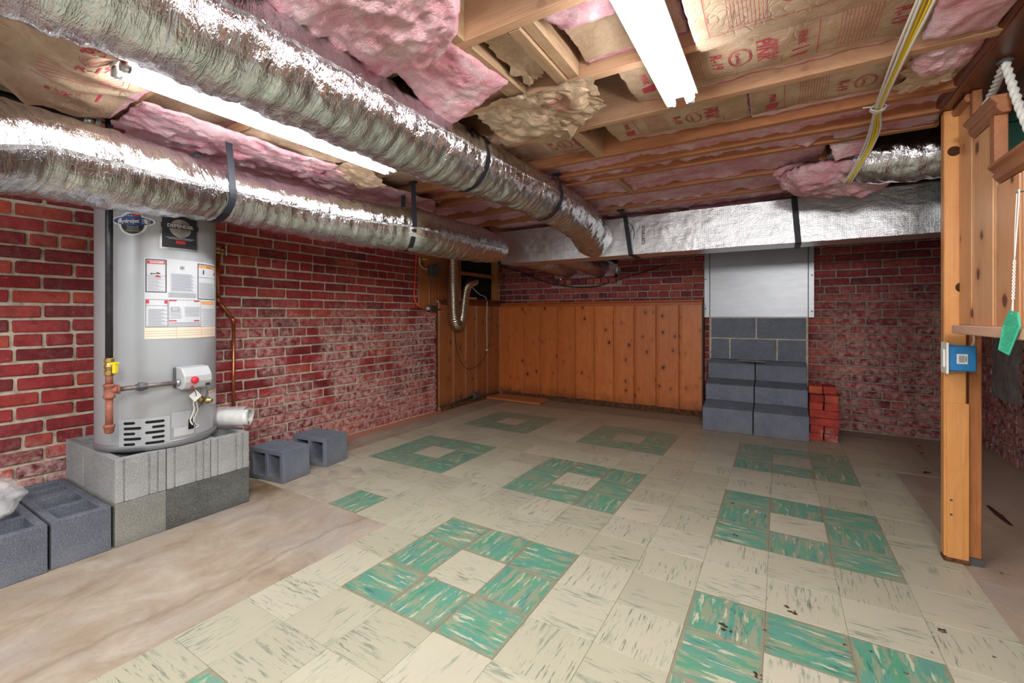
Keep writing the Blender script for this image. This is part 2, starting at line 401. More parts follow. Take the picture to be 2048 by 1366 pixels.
M['pine_y']=mat_wood('pine_y',(150,92,56),(178,116,74),(108,60,34),'Y',0,.4,.35)
M['shelf_y']=mat_wood('shelf_y',(220,176,150),(232,196,172),(200,146,116),'Y',0,.5,.25)
M['joist']=mat_wood('joist',(182,138,106),(202,160,126),(142,100,72),'X',.25,.75,.5)
M['joist_far']=mat_wood('joist_far',(172,110,70),(190,130,88),(128,76,44),'X',.2,.7,.5)
M['block_y']=mat_wood('block_y',(172,136,104),(196,164,130),(124,92,66),'Y',.3,.75,.5)
M['subfloor']=mat_wood('subfloor',(66,44,34),(86,58,42),(44,30,24),'Y',.3,.8,.5)
M['walnut']=mat_wood('walnut',(96,44,22),(124,60,28),(56,24,14),'Y',0,.35,.5)
M['walnut_dark']=mat_wood('walnut_dark',(70,40,24),(88,52,32),(44,24,14),'Y',0,.6,.4)
M['plank']=mat_wood('plank',(196,128,78),(212,148,96),(160,92,48),'X',.2,.5,.3)
# kraft paper
m=NM('kraft',.72,0,.3); p=m.pos(); n=m.noise(p,5,5,.6); n2=m.noise(p,60,4,.6); cr=m.vor(m.n('VectorMath',{0:p,1:m.n('TexNoise',{'Vector':p,'Scale':6.0}).outputs['Color']},operation='ADD').outputs[0],9,'DISTANCE_TO_EDGE')
c=m.ramp(n,[(.3,srgb(156,128,104)),(.5,srgb(184,156,130)),(.7,srgb(204,182,158))]); c=m.mix(m.math('MULTIPLY',m.sm(n2,.45,.7),.25),c,(*srgb(140,112,90),1))
m.set('Base Color',c); m.set('Normal',m.bump(m.math('ADD',m.math('MULTIPLY',m.sm(cr,0,.12),.18),m.math('MULTIPLY',n2,.2)),.008,.55)); M['kraft']=m.m
# fibreglass
m=NM('fibreglass',.95,0,.1); p=m.pos(); n=m.noise(p,7,5,.6,.8); n2=m.noise(m.map(p,(30,90,90)),1,5,.65,1.5); n3=m.noise(p,70,4,.7)
c=m.ramp(n,[(.28,srgb(214,124,140)),(.42,srgb(236,168,180)),(.56,srgb(242,196,204)),(.75,srgb(248,226,228))])
c=m.mix(m.math('MULTIPLY',m.sm(n2,.5,.7),.35),c,(*srgb(246,226,226),1))
m.set('Base Color',c); m.set('Normal',m.bump(m.math('ADD',m.math('MULTIPLY',n2,1.4),m.math('ADD',n3,n)),.012,.8)); M['pink']=m.m
# foils
def mat_foil(name,kind):
    m=NM(name,.16,1); p=m.pos(); v=m.obj
    if kind=='flex':
        u=m.n('UVMap').outputs[0]; a=m.noise(m.map(u,(36,7,1)),1,4,.6,1.7); b=m.noise(m.map(u,(90,22,1)),1,3,.6,1); c2=m.noise(p,9,4,.6,1)
        h=m.math('ADD',m.math('ABSOLUTE',m.math('SUBTRACT',a,.5)),m.math('MULTIPLY',m.math('ABSOLUTE',m.math('SUBTRACT',b,.5)),.45)); h=m.math('ADD',h,m.math('MULTIPLY',c2,.8))
        m.set('Normal',m.bump(h,.0125,.62)); 
        q=m.sep(u); l1=m.sm(m.math('ABSOLUTE',m.math('SUBTRACT',m.math('FRACT',m.math('MULTIPLY',q[0],34)),.5)),.44,.47); l2=m.sm(m.math('ABSOLUTE',m.math('SUBTRACT',m.math('FRACT',m.math('MULTIPLY',q[1],30)),.5)),.44,.47)
        ln=m.math('MULTIPLY',m.math('MAXIMUM',l1,l2),m.sm(m.noise(p,2.5,2),.42,.6))
        m.set('Base Color',m.mix(m.math('MULTIPLY',ln,.45),(*srgb(216,218,222),1),(*srgb(150,146,126),1))); m.set('Roughness',m.math('ADD',m.math('MULTIPLY',ln,.15),.13))
    else:
        s=m.sep(p); g=m.math('ADD',m.math('SINE',m.math('MULTIPLY',s['X'],900)),m.math('SINE',m.math('MULTIPLY',s['Z'],900)))
        a=m.noise(m.map(p,(5,5,14),rot=(0,.5,0)),1,5,.6,1.2); b=m.noise(p,45,4,.6)
        m.set('Normal',m.bump(m.math('ADD',m.math('MULTIPLY',g,.025),m.math('ADD',m.math('MULTIPLY',a,.6),m.math('MULTIPLY',b,.2))),.012,.5)); m.set('Base Color',(*srgb(226,226,228),1)); m.set('Roughness',.3); m.set('Metallic',.88)
    return m.m
M['foil']=mat_foil('foil','flex'); M['foil_box']=mat_foil('foil_box','box')
m=NM('steel_panel',.38,.55,.5); n=m.noise(m.map(m.obj,(2,2,9)),3,4); m.set('Base Color',m.ramp(n,[(.3,srgb(172,175,180)),(.7,srgb(184,187,192))])); M['steel_panel']=m.m
m=NM('flex_alu',.25,1); m.set('Base Color',(*srgb(206,196,180),1)); M['flex_alu']=m.m
M['steel_seam']=plain('steel_seam',(60,64,68),.6,.4)
M['heater']=plain('heater',(172,176,181),.42,.15,.5,.04,6)
M['heater_band']=plain('heater_band',(150,154,160),.35,.5)
M['black_iron']=plain('black_iron',(64,66,72),.4,.6,.5,.35,40,.001)
M['grey_iron']=plain('grey_iron',(120,112,108),.45,.5,.5,.25,40,.001)
M['rusty']=plain('rusty',(150,92,76),.65,.1,.4,.2,60,.002)
M['copper']=plain('copper',(196,122,84),.35,.85,.5,.2,25)
M['brass']=plain('brass',(176,150,96),.35,.8,.5,.2,30)
M['galv']=plain('galv',(170,172,172),.4,.8,.5,.2,30)
M['black']=plain('black',(20,20,22),.6)
M['opening_shade']=plain('opening_shade',(8,8,9),.9)  # near-black that paints the shade inside openings
M['webbing']=plain('webbing',(30,33,44),.55,0,.5,.2,80)
M['white']=plain('white',(232,232,228),.4)
M['enamel']=plain('enamel',(238,238,236),.35)
M['plastic_grey']=plain('plastic_grey',(186,188,192),.4)
M['dark_grey']=plain('dark_grey',(86,86,88),.55,.2)
M['paper']=plain('paper',(206,208,213),.6)
M['paper_w']=plain('paper_w',(232,232,230),.6)
M['ink']=plain('ink',(44,46,54),.6)
M['ink_grey']=plain('ink_grey',(128,134,148),.6)
M['red_ink']=plain('red_ink',(200,50,58),.6)
M['kraft_ink']=plain('kraft_ink',(178,60,74),.7)
M['orange_ink']=plain('orange_ink',(226,160,96),.6)
M['pale_orange']=plain('pale_orange',(236,214,192),.6)
M['blue_sticker']=plain('blue_sticker',(42,74,140),.5)
M['red']=plain('red',(206,38,54),.35)
M['yellow']=plain('yellow',(232,204,38),.4)
M['cable_yellow']=plain('cable_yellow',(226,196,40),.45)
M['cable_white']=plain('cable_white',(206,202,192),.5)
M['cable_dark']=plain('cable_dark',(52,50,50),.6)
M['cable_orange']=plain('cable_orange',(226,84,48),.45)
M['blue_box']=plain('blue_box',(28,126,190),.45)
M['green_paint']=plain('green_paint',(38,92,76),.6,0,.4,.25,8)
M['swatter']=plain('swatter',(70,186,150),.45)
M['rope']=plain('rope',(206,204,198),.9,0,.1,.15,60,.002)
M['plaster']=plain('plaster',(140,136,132),.9,0,.2,.22,14,.012)
M['bark']=plain('bark',(70,42,28),.9,0,.2,.3,60,.003)
M['stone']=plain('stone',(92,92,90),.9,0,.2,.3,40,.003)
M['rot']=plain('rot',(96,66,46),.95,0,.1,.5,30,.012)
M['rear_wall']=plain('rear_wall',(150,140,134),.9,0,.2,.15,3)
m=NM('tube_glow',.3); m.set('Base Color',(1,1,1,1)); m.set('Emission Color',(.97,.99,1,1)); m.set('Emission Strength',TUBE_STRENGTH); M['tube_glow']=m.m
m=NM('plastic_film',.12,0,.6); m.set('Base Color',(.93,.95,.96,1)); m.set('Alpha',.3); m.set('Normal',m.bump(m.noise(m.obj,18,4,.6,1),.01,.8)); M['film']=m.m
# ------------------------------------------------------------------ structure: floor
TT=.2286
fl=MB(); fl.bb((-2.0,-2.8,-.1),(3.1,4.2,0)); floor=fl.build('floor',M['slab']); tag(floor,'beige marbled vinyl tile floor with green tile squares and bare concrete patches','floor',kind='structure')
def linked(name,me,parent,loc,rz=0,label=None,scale=None):
    o=bpy.data.objects.new(name,me); COL.objects.link(o)
    o.parent=parent; im=world_of(parent).inverted(); o.location=im@V(loc); o.rotation_euler=(0,0,rz)
    if scale: o.scale=scale
    if label: o['label']=label
    return o
def slab_mesh(name,sx,sy,sz,mt,jit=0,bev=.0008):
    mb=MB(); a,b=sx/2,sy/2
    pts=[(-a,-b),(a,-b),(a,b),(-a,b)]; ins=[(x-bev*(1 if x>0 else -1),y-bev*(1 if y>0 else -1)) for x,y in pts]
    vs=[(x,y,0) for x,y in pts]+[(x,y,sz-bev) for x,y in pts]+[(x,y,sz) for x,y in ins]
    fs=[(3,2,1,0)]+[(i,(i+1)%4,4+(i+1)%4,4+i) for i in range(4)]+[(4+i,4+(i+1)%4,8+(i+1)%4,8+i) for i in range(4)]+[(8,9,10,11)]
    mb.add(vs,fs); o=mb.build(name,mt,local=True,origin=0); me=o.data; bpy.data.objects.remove(o); return me
TM={k:[slab_mesh('floor_tile',TT-.0012,TT-.0012,.003,M['tile_'+k]) for _ in range(1)][0] for k in('cream','green','worn')}
def ringtile(u,v):
    a=(u+5)%5; b=(v+5)%5
    return a<3 and b<3 and not(a==1 and b==1)
tiles=[]
for u in range(-8,10):
    for v in range(-6,16):
        xc,yc=(u+.5)*TT,(v+.5)*TT
        if u<=-7 or xc<-1.66: continue
        if u<-1 and v<2: continue
        if u>=9 and not v>=12: continue
        if v>=15 and u<4: continue
        if u==-7: continue
        if xc>2.7: continue
        d=(xc-CX)**2+(yc-CY)**2
        s=-math.sin(YAW)
        fw=(xc-CX)*math.sin(YAW)+(yc-CY)*math.cos(YAW)
        vis=fw>.35 and abs(((xc-CX)*math.cos(YAW)-(yc-CY)*math.sin(YAW))/fw)<1.35
        tiles.append((not vis,d,u,v,xc,yc))
tiles.sort()
rest=MB()
for i,(nv,d,u,v,xc,yc) in enumerate(tiles):
    g=ringtile(u,v); k='green' if g else 'cream'
    if v==2 and u<=-4: k='worn'
    if v==3 and u<=-5: k='worn'
    rz=(math.pi/2 if (u+v)%2 else 0)+R.uniform(-.002,.002)
    if i<300: linked('floor_tile',TM[k],floor,(xc,yc,0),rz,{'green':'green marbled floor tile','worn':'bare grey worn floor tile'}.get(k))
    else: rest.bb((xc-TT/2+.0006,yc-TT/2+.0006,0),(xc+TT/2-.0006,yc+TT/2-.0006,.003))
if rest.v: tag(rest.build('floor_tiles',M['tile_cream'],floor),kind='stuff')
# the broken, lifted tile piece beside the blocks
def poly_plate(name,pts,z0,z1,mt,parent=None):
    mb=MB(); mb.prism([(p[0],p[1]) for p in pts],(0,0,z0),(0,0,z1-z0),(1,0,0),(0,1,0)); return mb.build(name,mt,parent)
# ------------------------------------------------------------------ brick walls
def brick_mesh(L,H,D,mt,seed):
    bm=bmesh.new(); bmesh.ops.create_cube(bm,size=1,matrix=Matrix.Diagonal((L,D,H,1)))
    rr=random.Random(seed)
    bmesh.ops.bevel(bm,geom=bm.edges[:],offset=.0045,segments=1,affect='EDGES')
    for v in bm.verts: v.co+=V((rr.uniform(-1,1)*.0022,rr.uniform(-1,1)*.0014,rr.uniform(-1,1)*.0018))
    me=bpy.data.meshes.new('brick'); bm.to_mesh(me); bm.free(); me.materials.append(mt); return me
CO=.0715; BL=.203; BP=.2175; HL=.0985; HP=.113
def visible(p):
    d=p-_C; fw=d.x*math.sin(YAW)+d.y*math.cos(YAW)
    if fw<.2: return False
    r=d.x*math.cos(YAW)-d.y*math.sin(YAW)
    x=PX+F*r/fw; y=PY-F*d.z/fw
    return -40<x<2090 and -40<y<1400
def brick_wall(parent,mt,org,u,n,L,H,skip,headrows,phase=.012,seed=1,hid=None):
    org=V(org);u=V(u);n=V(n); rr=random.Random(seed); D=.03
    sm=[brick_mesh(BL,.057,D,mt,seed*31+i) for i in range(6)]; hm=[brick_mesh(HL,.057,D,mt,seed*57+i) for i in range(4)]
    rz=math.atan2(u.y,u.x); lst=[]
    k=0
    while phase+k*CO<H-.02:
        hd=k in headrows; pit=HP if hd else BP; ln=HL if hd else BL
        x=-pit*(.5 if k%2 else 0)+rr.uniform(-.012,.012)-(.05 if hd else 0)
        z=phase+(k+.5)*CO
        while x<L:
            a=max(x,0);b=min(x+ln,L)
            if b-a>.03:
                segs=skip(a,b,z)
                for (a2,b2) in segs:
                    if b2-a2<.025: continue
                    c=org+u*((a2+b2)/2)+V((0,0,z+rr.uniform(-.002,.002)))+n*(-.0085+rr.uniform(-.0025,.0025))
                    sc=(b2-a2)/ln; vz=visible(c) and not(hid and hid(c))
                    lst.append(((0 if vz else 1),(c-_C).length,c,hd,sc,rr.randrange(6),rr.uniform(-.006,.006)))
            x+=pit
        k+=1
    lst.sort(key=lambda q:q[:2])
    st=MB()
    for i,(v_,d,c,hd,sc,q,tl) in enumerate(lst):
        me=hm[q%4] if hd else sm[q]
        if i<300 and v_==0: 
            o=linked('brick',me,parent,c,rz,scale=(sc,1,1) if sc<.99 else None); o.rotation_euler[1]=tl
        else:
            mt_=Matrix.Translation(c)@Matrix.Rotation(rz,4,'Z')@Matrix.Diagonal((sc,1,1,1))
            st.add([mt_@v.co for v in me.vertices],[tuple(p.vertices) for p in me.polygons])
    if st.v: tag(st.build('bricks',mt,parent),kind='stuff')
wl=MB(); wl.bb((-1.95,-2.8,0),(-1.742,4.2,2.15)); wall_left=wl.build('wall_left',M['mortar']); tag(wall_left,'red brick wall with pale mortar behind the water heater','wall',kind='structure')
def nosk(a,b,z): return [(a,b)]
def sk_left(a,b,z):
    Y0=-1.5; y=Y0+b
    if z<1.9 and b>Y0*-1+2.60: return [(a,2.60-Y0)] if a<2.60-Y0 else []
    return [(a,b)]
brick_wall(wall_left,M['brick_left'],(-1.735,-1.5,0),(0,1,0),(1,0,0),4.1,1.9,sk_left,{5,12,19},seed=3,hid=lambda c:(c.z>1.55) or (-.38<c.y<.25 and c.z<.5))
YB=3.90
wb=MB(); hx0,hx1,hz0=-.957,-.156,1.47
wb.bb((-1.95,YB+.007,0),(hx0,YB+.2,2.15)); wb.bb((hx1,YB+.007,0),(3.0,YB+.2,2.15)); wb.bb((hx0,YB+.007,0),(hx1,YB+.2,hz0))
wall_back=wb.build('wall_back',M['mortar_back']); tag(wall_back,'dark red brick wall at the far end behind the foil duct','wall',kind='structure')
def sk_back(a,b,z):
    X0=-1.74; A,B=a+X0,b+X0; segs=[(A,B)]
    def cut(segs,l,r):
        o=[]
        for p,q in segs:
            if q<=l or p>=r: o.append((p,q)); continue
            if p<l: o.append((p,l))
            if q>r: o.append((r,q))
        return o
    if z<1.13: segs=cut(segs,-9,.745)
    if z<1.02: segs=cut(segs,.805,1.635)
    elif z<1.66: segs=cut(segs,.765,1.67)
    if 1.39<z<1.47: segs=cut(segs,hx0-.02,hx1+.02)
    if z>1.47: segs=cut(segs,hx0-.0,hx1+.0)
    return [(p-X0,q-X0) for p,q in segs]
brick_wall(wall_back,M['brick_back'],(-1.74,YB,0),(1,0,0),(0,-1,0),4.5,1.9,sk_back,{10,17,3},seed=5,hid=lambda c:c.z>1.6)
sill=MB()
me=brick_mesh(.078,.06,.10,M['brick_back'],91)
nb=9
for i in range(nb):
    o=linked('brick',me,wall_back,(hx0+.045+i*(hx1-hx0-.09)/(nb-1),YB-.01,1.432),0)
vb=MB(); vb.bb((hx0-.1,YB+.45,1.3),(hx1+.1,YB+.47,2.15)); vb.bb((hx0-.1,YB+.2,hz0-.06),(hx1+.1,YB+.47,hz0-.02)); vb.build('recess_shade',M['opening_shade'],wall_back)  # near-black box painting the darkness beyond the hole
wr=MB(); wr.bb((2.767,-2.8,0),(2.95,4.2,2.6)); wall_right=wr.build('wall_right',M['mortar_back']); tag(wall_right,'red brick side wall seen beneath the stair panelling','wall',kind='structure')
def sk_right(a,b,z):
    Y0=.6
    if .43<z<.98: 
        l,r=3.16-Y0,3.62-Y0
        if b<=l or a>=r: return [(a,b)]
        o=[]
        if a<l:o.append((a,l))
        if b>r:o.append((r,b))
        return o
    return [(a,b)]
brick_wall(wall_right,M['brick_back'],(2.76,.6,0),(0,1,0),(-1,0,0),3.3,1.9,sk_right,{10,17,3},seed=8,hid=lambda c:c.z>.95)
pl=MB(); pl.grid(lambda s,t:V((2.757-.012*math.sin(math.pi*s)*math.sin(math.pi*t)-.006*noise.noise(V((s*6,t*6,3))),3.14+s*.5,.42+t*.57+.03*noise.noise(V((s*4,7,1)))*(1-t))),24,24); pl.build('plaster_patch',M['plaster'],wall_right,True,label='smeared grey mortar patch on the brick')
# ------------------------------------------------------------------ ceiling
ZJ=1.896; JH=.235; JY=lambda k:.025+.4064*k
cl=MB(); cl.bb((-1.95,-2.8,2.155),(2.12,4.2,2.2)); ceiling=cl.build('ceiling',M['subfloor']); tag(ceiling,'open basement ceiling of bare joists under brown floorboards','ceiling',kind='structure')
b=MB(); b.bb((2.12,2.24,2.155),(3.05,4.2,2.2)); b.build('ceiling_extension',M['subfloor'],ceiling)
x=-1.74; i=0
while x<2.08:
    b=MB(); b.bb((x+.001,-2.7,2.132),(min(x+.139,2.1),3.9,2.154)); b.build('subfloor_board',M['subfloor'],ceiling,bevel=.002); x+=.14
def joist(y,x0=-1.74,x1=2.03,mt='joist',z=ZJ,th=.038):
    b=MB(); n=14; jj=R.uniform(0,99)
    for s in range(1):
        vs=[];
        for i in range(n+1):
            X=x0+(x1-x0)*i/n; dz=.004*noise.noise(V((X*1.7,jj,0))); dy=.004*noise.noise(V((X*1.3,jj,9)))
            for (a,c) in((0,0),(th,0),(th,1),(0,1)): vs.append((X,y+a+dy,(z+dz) if c==0 else 2.131))
        fs=[]
        for i in range(n):
            for j in range(4): k=(j+1)%4; fs.append((i*4+j,(i+1)*4+j,(i+1)*4+k,i*4+k))
        fs+= [(3,2,1,0),(n*4,n*4+1,n*4+2,n*4+3)]
        b.add(vs,fs)
    return b.build('joist',M[mt],ceiling,bevel=.002)
for k in range(-6,8):
    if k<=4: joist(JY(k),mt='joist' if k<3 else 'joist_far')
    else: joist(JY(k),-1.74,1.60,'joist_far')
joist(1.467,-1.0,2.03,'joist_far')
b=MB(); b.bb((1.60,JY(5)-.1,ZJ+.005),(1.638,3.3,2.13)); b.build('header_joist',M['joist_far'],ceiling)
# blocking between joists
def blocking(x0,x1,k,mt='block_y',z0=ZJ):
    b=MB(); b.bb((x0,JY(k)+.039,z0),(x1,JY(k+1)-.001,z0+.2)); b.build('blocking',M[mt],ceiling,bevel=.002)
blocking(.492,.565,0); blocking(.702,.742,0); blocking(.744,.786,0,z0=ZJ+.012); blocking(.555,.60,2); blocking(.52,.565,-1); blocking(-.95,-.91,-1)
blocking(.5,.54,4)
# ------------------------------------------------------------------ pine panelling
def board_prism(u0,u1,org,u,n,z0,z1,th=.018,bead=True):
    """vertical board with rounded edges; org + u*x, thickness along n (towards the room)"""
    g=.0012
    if bead: pr=[(u0+g,0),(u1-g,0),(u1-g,th-.007),(u1-.006,th),(u0+.028,th),(u0+.024,th-.005),(u0+.018,th-.005),(u0+.014,th-.001),(u0+.007,th-.001),(u0+g,th-.007)]
    else: pr=[(u0+g,0),(u1-g,0),(u1-g,th-.004),(u1-g-.004,th),(u0+g+.004,th),(u0+g,th-.004)]
    b=MB(); b.prism(pr,V(org)+V((0,0,z0)),(0,0,z1-z0),u,n); return b
pb=empty('pine_panelling',(-.4,3.86,0),'orange knotty pine wainscot along the far back wall','panelling')
XB=[-1.722,-1.568,-1.339,-1.113,-.882,-.649,-.414,-.184,.047,.282,.516,.743]
for a,b_ in zip(XB,XB[1:]):
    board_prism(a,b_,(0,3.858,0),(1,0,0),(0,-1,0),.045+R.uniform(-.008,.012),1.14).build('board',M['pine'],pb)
b=MB(); b.prism([(0,0),(-.075,0),(-.075,-.012),(-.06,-.018),(-.045,-.02),(-.045,-.05),(-.035,-.058),(-.0355,-.066),(0,-.066)],(-1.70,3.90,1.192),(2.445,0,0),(0,1,0),(0,0,1)); b.build('cap_rail',M['pine_x'],pb)
b=MB(); b.grid(lambda s,t:V((-1.66+2.39*s,3.835-.03*t+.012*noise.noise(V((s*14,t*3,0))),.052*(1-t)+.012*noise.noise(V((s*18,t*2,4)))*(1-t)+.003)),60,4); b.grid(lambda s,t:V((-1.66+2.39*s,3.86-.025*t,.05)),1,1); b.build('rotten_sill',M['rot'],pb,True,label='dark rotten sill strip along the floor')
b=MB(); b.bb((.7435,3.80,.01),(.757,3.9,1.16)); b.build('end_strip',M['walnut_dark'],pb)
pl_=empty('pine_panelling',(-1.73,3.2,0),'dull brown pine wainscot on the left wall, beside the far corner','panelling')
YL=[2.61,2.869,3.105,3.317,3.556,3.84]
for a,b_ in zip(YL,YL[1:]):
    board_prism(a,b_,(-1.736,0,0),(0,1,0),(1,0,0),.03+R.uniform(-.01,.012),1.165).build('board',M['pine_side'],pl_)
b=MB(); b.prism([(0,0),(.075,0),(.075,-.012),(.06,-.02),(.04,-.022),(.036,-.05),(.03,-.055),(0,-.055)],(-1.742,2.66,1.205),(0,1.2,0),(1,0,0),(0,0,1)); b.build('cap_rail',M['walnut'],pl_)
b=MB(); b.bb((-1.74,2.596,0),(-1.716,2.609,1.17)); b.build('end_strip',M['walnut_dark'],pl_)
b=MB(); b.grid(lambda s,t:V((-1.70+.03*t+.01*noise.noise(V((s*12,t,7))),2.62+1.2*s,.05*(1-t)+.01*noise.noise(V((s*15,t*2,1)))*(1-t)+.002)),40,3); b.build('rotten_sill',M['rot'],pl_,True)
# framed cavity above the left wainscot
fr=empty('cavity_framing',(-1.7,3.2,1.2),'dark open timber framing above the left wainscot','framing')
b=MB(); b.bb((-1.741,2.60,1.2),(-1.735,3.85,1.9)); b.build('shade_backing',M['opening_shade'],fr)  # near-black sheet, the cavity's dark interior put into its colour
b=MB(); b.bb((-1.74,2.90,1.205),(-1.62,3.85,1.222)); b.build('shelf',M['walnut'],fr,bevel=.002)
b=MB(); b.bb((-1.72,3.66,1.222),(-1.63,3.70,1.9)); b.build('stud',M['stud'],fr,bevel=.002)
b=MB(); b.bb((-1.72,2.95,1.50),(-1.68,3.66,1.54)); b.build('crosspiece',M['stud'],fr,bevel=.002)
b=MB(); b.bb((-1.72,3.70,1.46),(-1.68,3.86,1.6)); b.build('blocking',M['stud'],fr,bevel=.002)
b=MB(); b.bb((-1.734,2.60,1.20),(-1.70,2.90,1.9)); b.build('side_panel',M['pine_dull'],fr,bevel=.002)
b=MB(); b.bb((-1.70,2.83,1.20),(-1.62,2.90,1.9)); b.build('side_panel',M['pine_dull'],fr,bevel=.002)
b=MB(); b.bb((-1.70,3.05,1.2225),(-1.63,3.22,1.245)); b.build('scrap_board',M['plank'],fr,bevel=.002)
pp=empty('wall_panel',(-1.73,2.45,1.1),'knotty pine board panel fixed high on the left brick wall','panel')
for a,b_ in((2.31,2.47),(2.47,2.598)):
    board_prism(a,b_,(-1.734,0,0),(0,1,0),(1,0,0),1.115,1.75,.018,False).build('board',M['pine_side'],pp)
b=MB(); b.bb((-1.735,2.20,1.09),(-1.705,2.66,1.106)); b.build('ledge',M['walnut'],pp,bevel=.002)
# ------------------------------------------------------------------ steel access panel and block pier with steps
pn=empty('access_panel',(1.22,3.86,1.01),'large pale steel access panel above the concrete blocks','panel')
b=MB(); b.bb((.757,3.86,1.012),(1.682,3.905,1.70)); b.build('frame',M['steel_panel'],pn,bevel=.002)
b=MB(); b.bb((.812,3.852,1.018),(1.634,3.862,1.70)); b.build('door',M['steel_panel'],pn,bevel=.0015)
for q_ in (.806,1.635):
    b=MB(); b.bb((q_,3.857,1.014),(q_+.005,3.8605,1.7)); b.build('seam',M['steel_seam'],pn)
b=MB(); frame_on(b,0,0,.13,.035,.003,lambda x,y:V((1.16+x,3.8505,1.50+y)),1); b.build('handle_recess',M['galv'],pn)
b=MB()
for (x,z) in ((.77,1.10),(1.665,1.07),(1.665,1.4),(.77,1.4)): b.lathe((x,3.859,z),[(.006,0),(.006,.003),(.003,.005)],10,(0,-1,0))
b.build('screws',M['steel_seam'],pn); tag(bpy.context.scene.objects['screws'],kind='stuff')
pier=empty('block_pier',(1.22,3.85,.6),'grey concrete block pier with white mortar joints behind the steps','pier')
b=MB(); b.bb((.805,3.856,0),(1.636,3.905,1.011)); b.build('mortar_bed',M['mortar'],pier)
for row,(z0,z1,xs) in enumerate(((.607,.799,[.825,.985,1.385,1.618]),(.812,1.004,[.825,1.213,1.618]))):
    for i,(a,c) in enumerate(zip(xs,xs[1:])):
        q=MB(); q.bb((a+(.0 if i==0 else .014),3.848,z0),(c,3.9,z1)); q.build('concrete_block',M['cmu_step'],pier,bevel=.003)
st=['bottom','middle','top']
for r_ in range(3):
    for c_ in range(2):
        y0=(3.262,3.46,3.645)[r_]; y1=(3.46,3.645,3.72)[r_]; z0=(.003,.2465,.4265)[r_]; zf=(.207,.394,.572)[r_]; zb=(.2455,.4255,.604)[r_]
        x0=.822+.398*c_+(.003 if c_ else 0)
        b=MB(); b.prism([(y0,z0),(y0,zf),(y1,zb),(3.845,zb),(3.845,z0)],(x0,0,0),(.394,0,0),(0,1,0),(0,0,1))
        o=b.build('step_block',M['cmu_step'],bevel=.006,seg=2)
        tag(o,f'{["left","right"][c_]} grey concrete block of the {st[r_]} step','concrete block','stacked step blocks under the steel panel')
nt=empty('folded_notice',atZ(1502,722,.612),'thin grey metal register plate lying on the top step','plate')
# folded plate on top step
c=nt.location; b=MB(); b.add([(c.x-.09,c.y-.02,.6095),(c.x+.11,c.y-.05,.6095),(c.x+.12,c.y+.02,.615),(c.x-.07,c.y+.05,.615),(c.x-.09,c.y-.02,.612),(c.x+.11,c.y-.05,.612),(c.x+.12,c.y+.02,.6175),(c.x-.07,c.y+.05,.6175)],[(0,3,2,1),(4,5,6,7),(0,1,5,4),(2,3,7,6),(0,4,7,3),(1,2,6,5)]); b.build('plate',M['galv'],nt)
b=MB(); b.bar((c.x-.09,c.y-.02,.617),(c.x+.11,c.y-.05,.617),.012,.01); b.build('folded_lip',M['dark_grey'],nt)
# ------------------------------------------------------------------ concrete masonry units
def cmu(L=.392,W=.192,H=.192,grooves=0,web=.034,three=True):
    mb=MB(); a,b=L/2,W/2
    xs=[-a,-a+web,-.014,.014,a-web,a]; ys=[-b,-b+.03,b-.03,b]
    g=.007
    if grooves: # flutes cut into the +x end
        xs=[-a,-a+web,-.014,.014,a-web,a-g,a]; ys=[-b,-b+.03,-b+.036,b-.07,b-.062,b-.035,b-.03,b]
        sol=lambda i,j:(not((i==1 or i==3) and 1<=j<=5)) and not(i==5 and j in(1,3,5))
    else: sol=lambda i,j:not(j==1 and i in(1,3))
    cells(mb,xs,ys,sol,0,H); return mb
def put_cmu(mb,name,mt,loc,rot,label,cat='concrete block',group=None,bevel=.0035):
    o=mb.build(name,M[mt],local=True,origin=0,bevel=bevel,seg=2); o.location=loc; o.rotation_euler=rot; return tag(o,label,cat,group)
C90=math.pi/2
# pedestal, bottom course  (front face at x=-1.08)
G='concrete blocks of the heater pedestal'
put_cmu(cmu(W=.194,H=.192),'concrete_block','cmu_mid',(-1.278,-.240,0),(0,0,0),'pale end-on block at the front left of the pedestal bottom course',group=G)
put_cmu(cmu(W=.194,H=.192),'concrete_block','cmu_damp',(-1.178,.053,0),(0,0,C90),'dark damp long block in the pedestal bottom course',group=G)
put_cmu(cmu(L=.25,W=.19,H=.192),'concrete_block','cmu_mid',(-1.603,-.240,0),(0,0,0),'hidden rear block under the left of the pedestal',group=G)
put_cmu(cmu(W=.194,H=.192),'concrete_block','cmu_mid',(-1.376,.053,0),(0,0,C90),'middle rear block under the pedestal, mostly hidden',group=G)
put_cmu(cmu(W=.194,H=.192),'concrete_block','cmu_mid',(-1.574,.053,0),(0,0,C90),'rearmost block under the pedestal against the wall',group=G)
for i,(y,lb) in enumerate(((-.241,'left fluted block in the pedestal top course'),(-.044,'middle fluted block in the pedestal top course'),(.152,'right fluted block in the pedestal top course'))):
    put_cmu(cmu(W=.193,H=.196,grooves=1),'concrete_block','cmu_light',(-1.277,y,.1935),(0,0,0),lb,group=G)
for i,(y,lb) in enumerate(((-.241,'rear left block in the pedestal top course, against the brick'),(-.044,'rear middle block under the heater'),(.152,'rear right block in the pedestal top course'))):
    put_cmu(cmu(L=.25,W=.193,H=.196,grooves=1),'concrete_block','cmu_light',(-1.604,y,.1935),(0,0,0),lb,group=G)
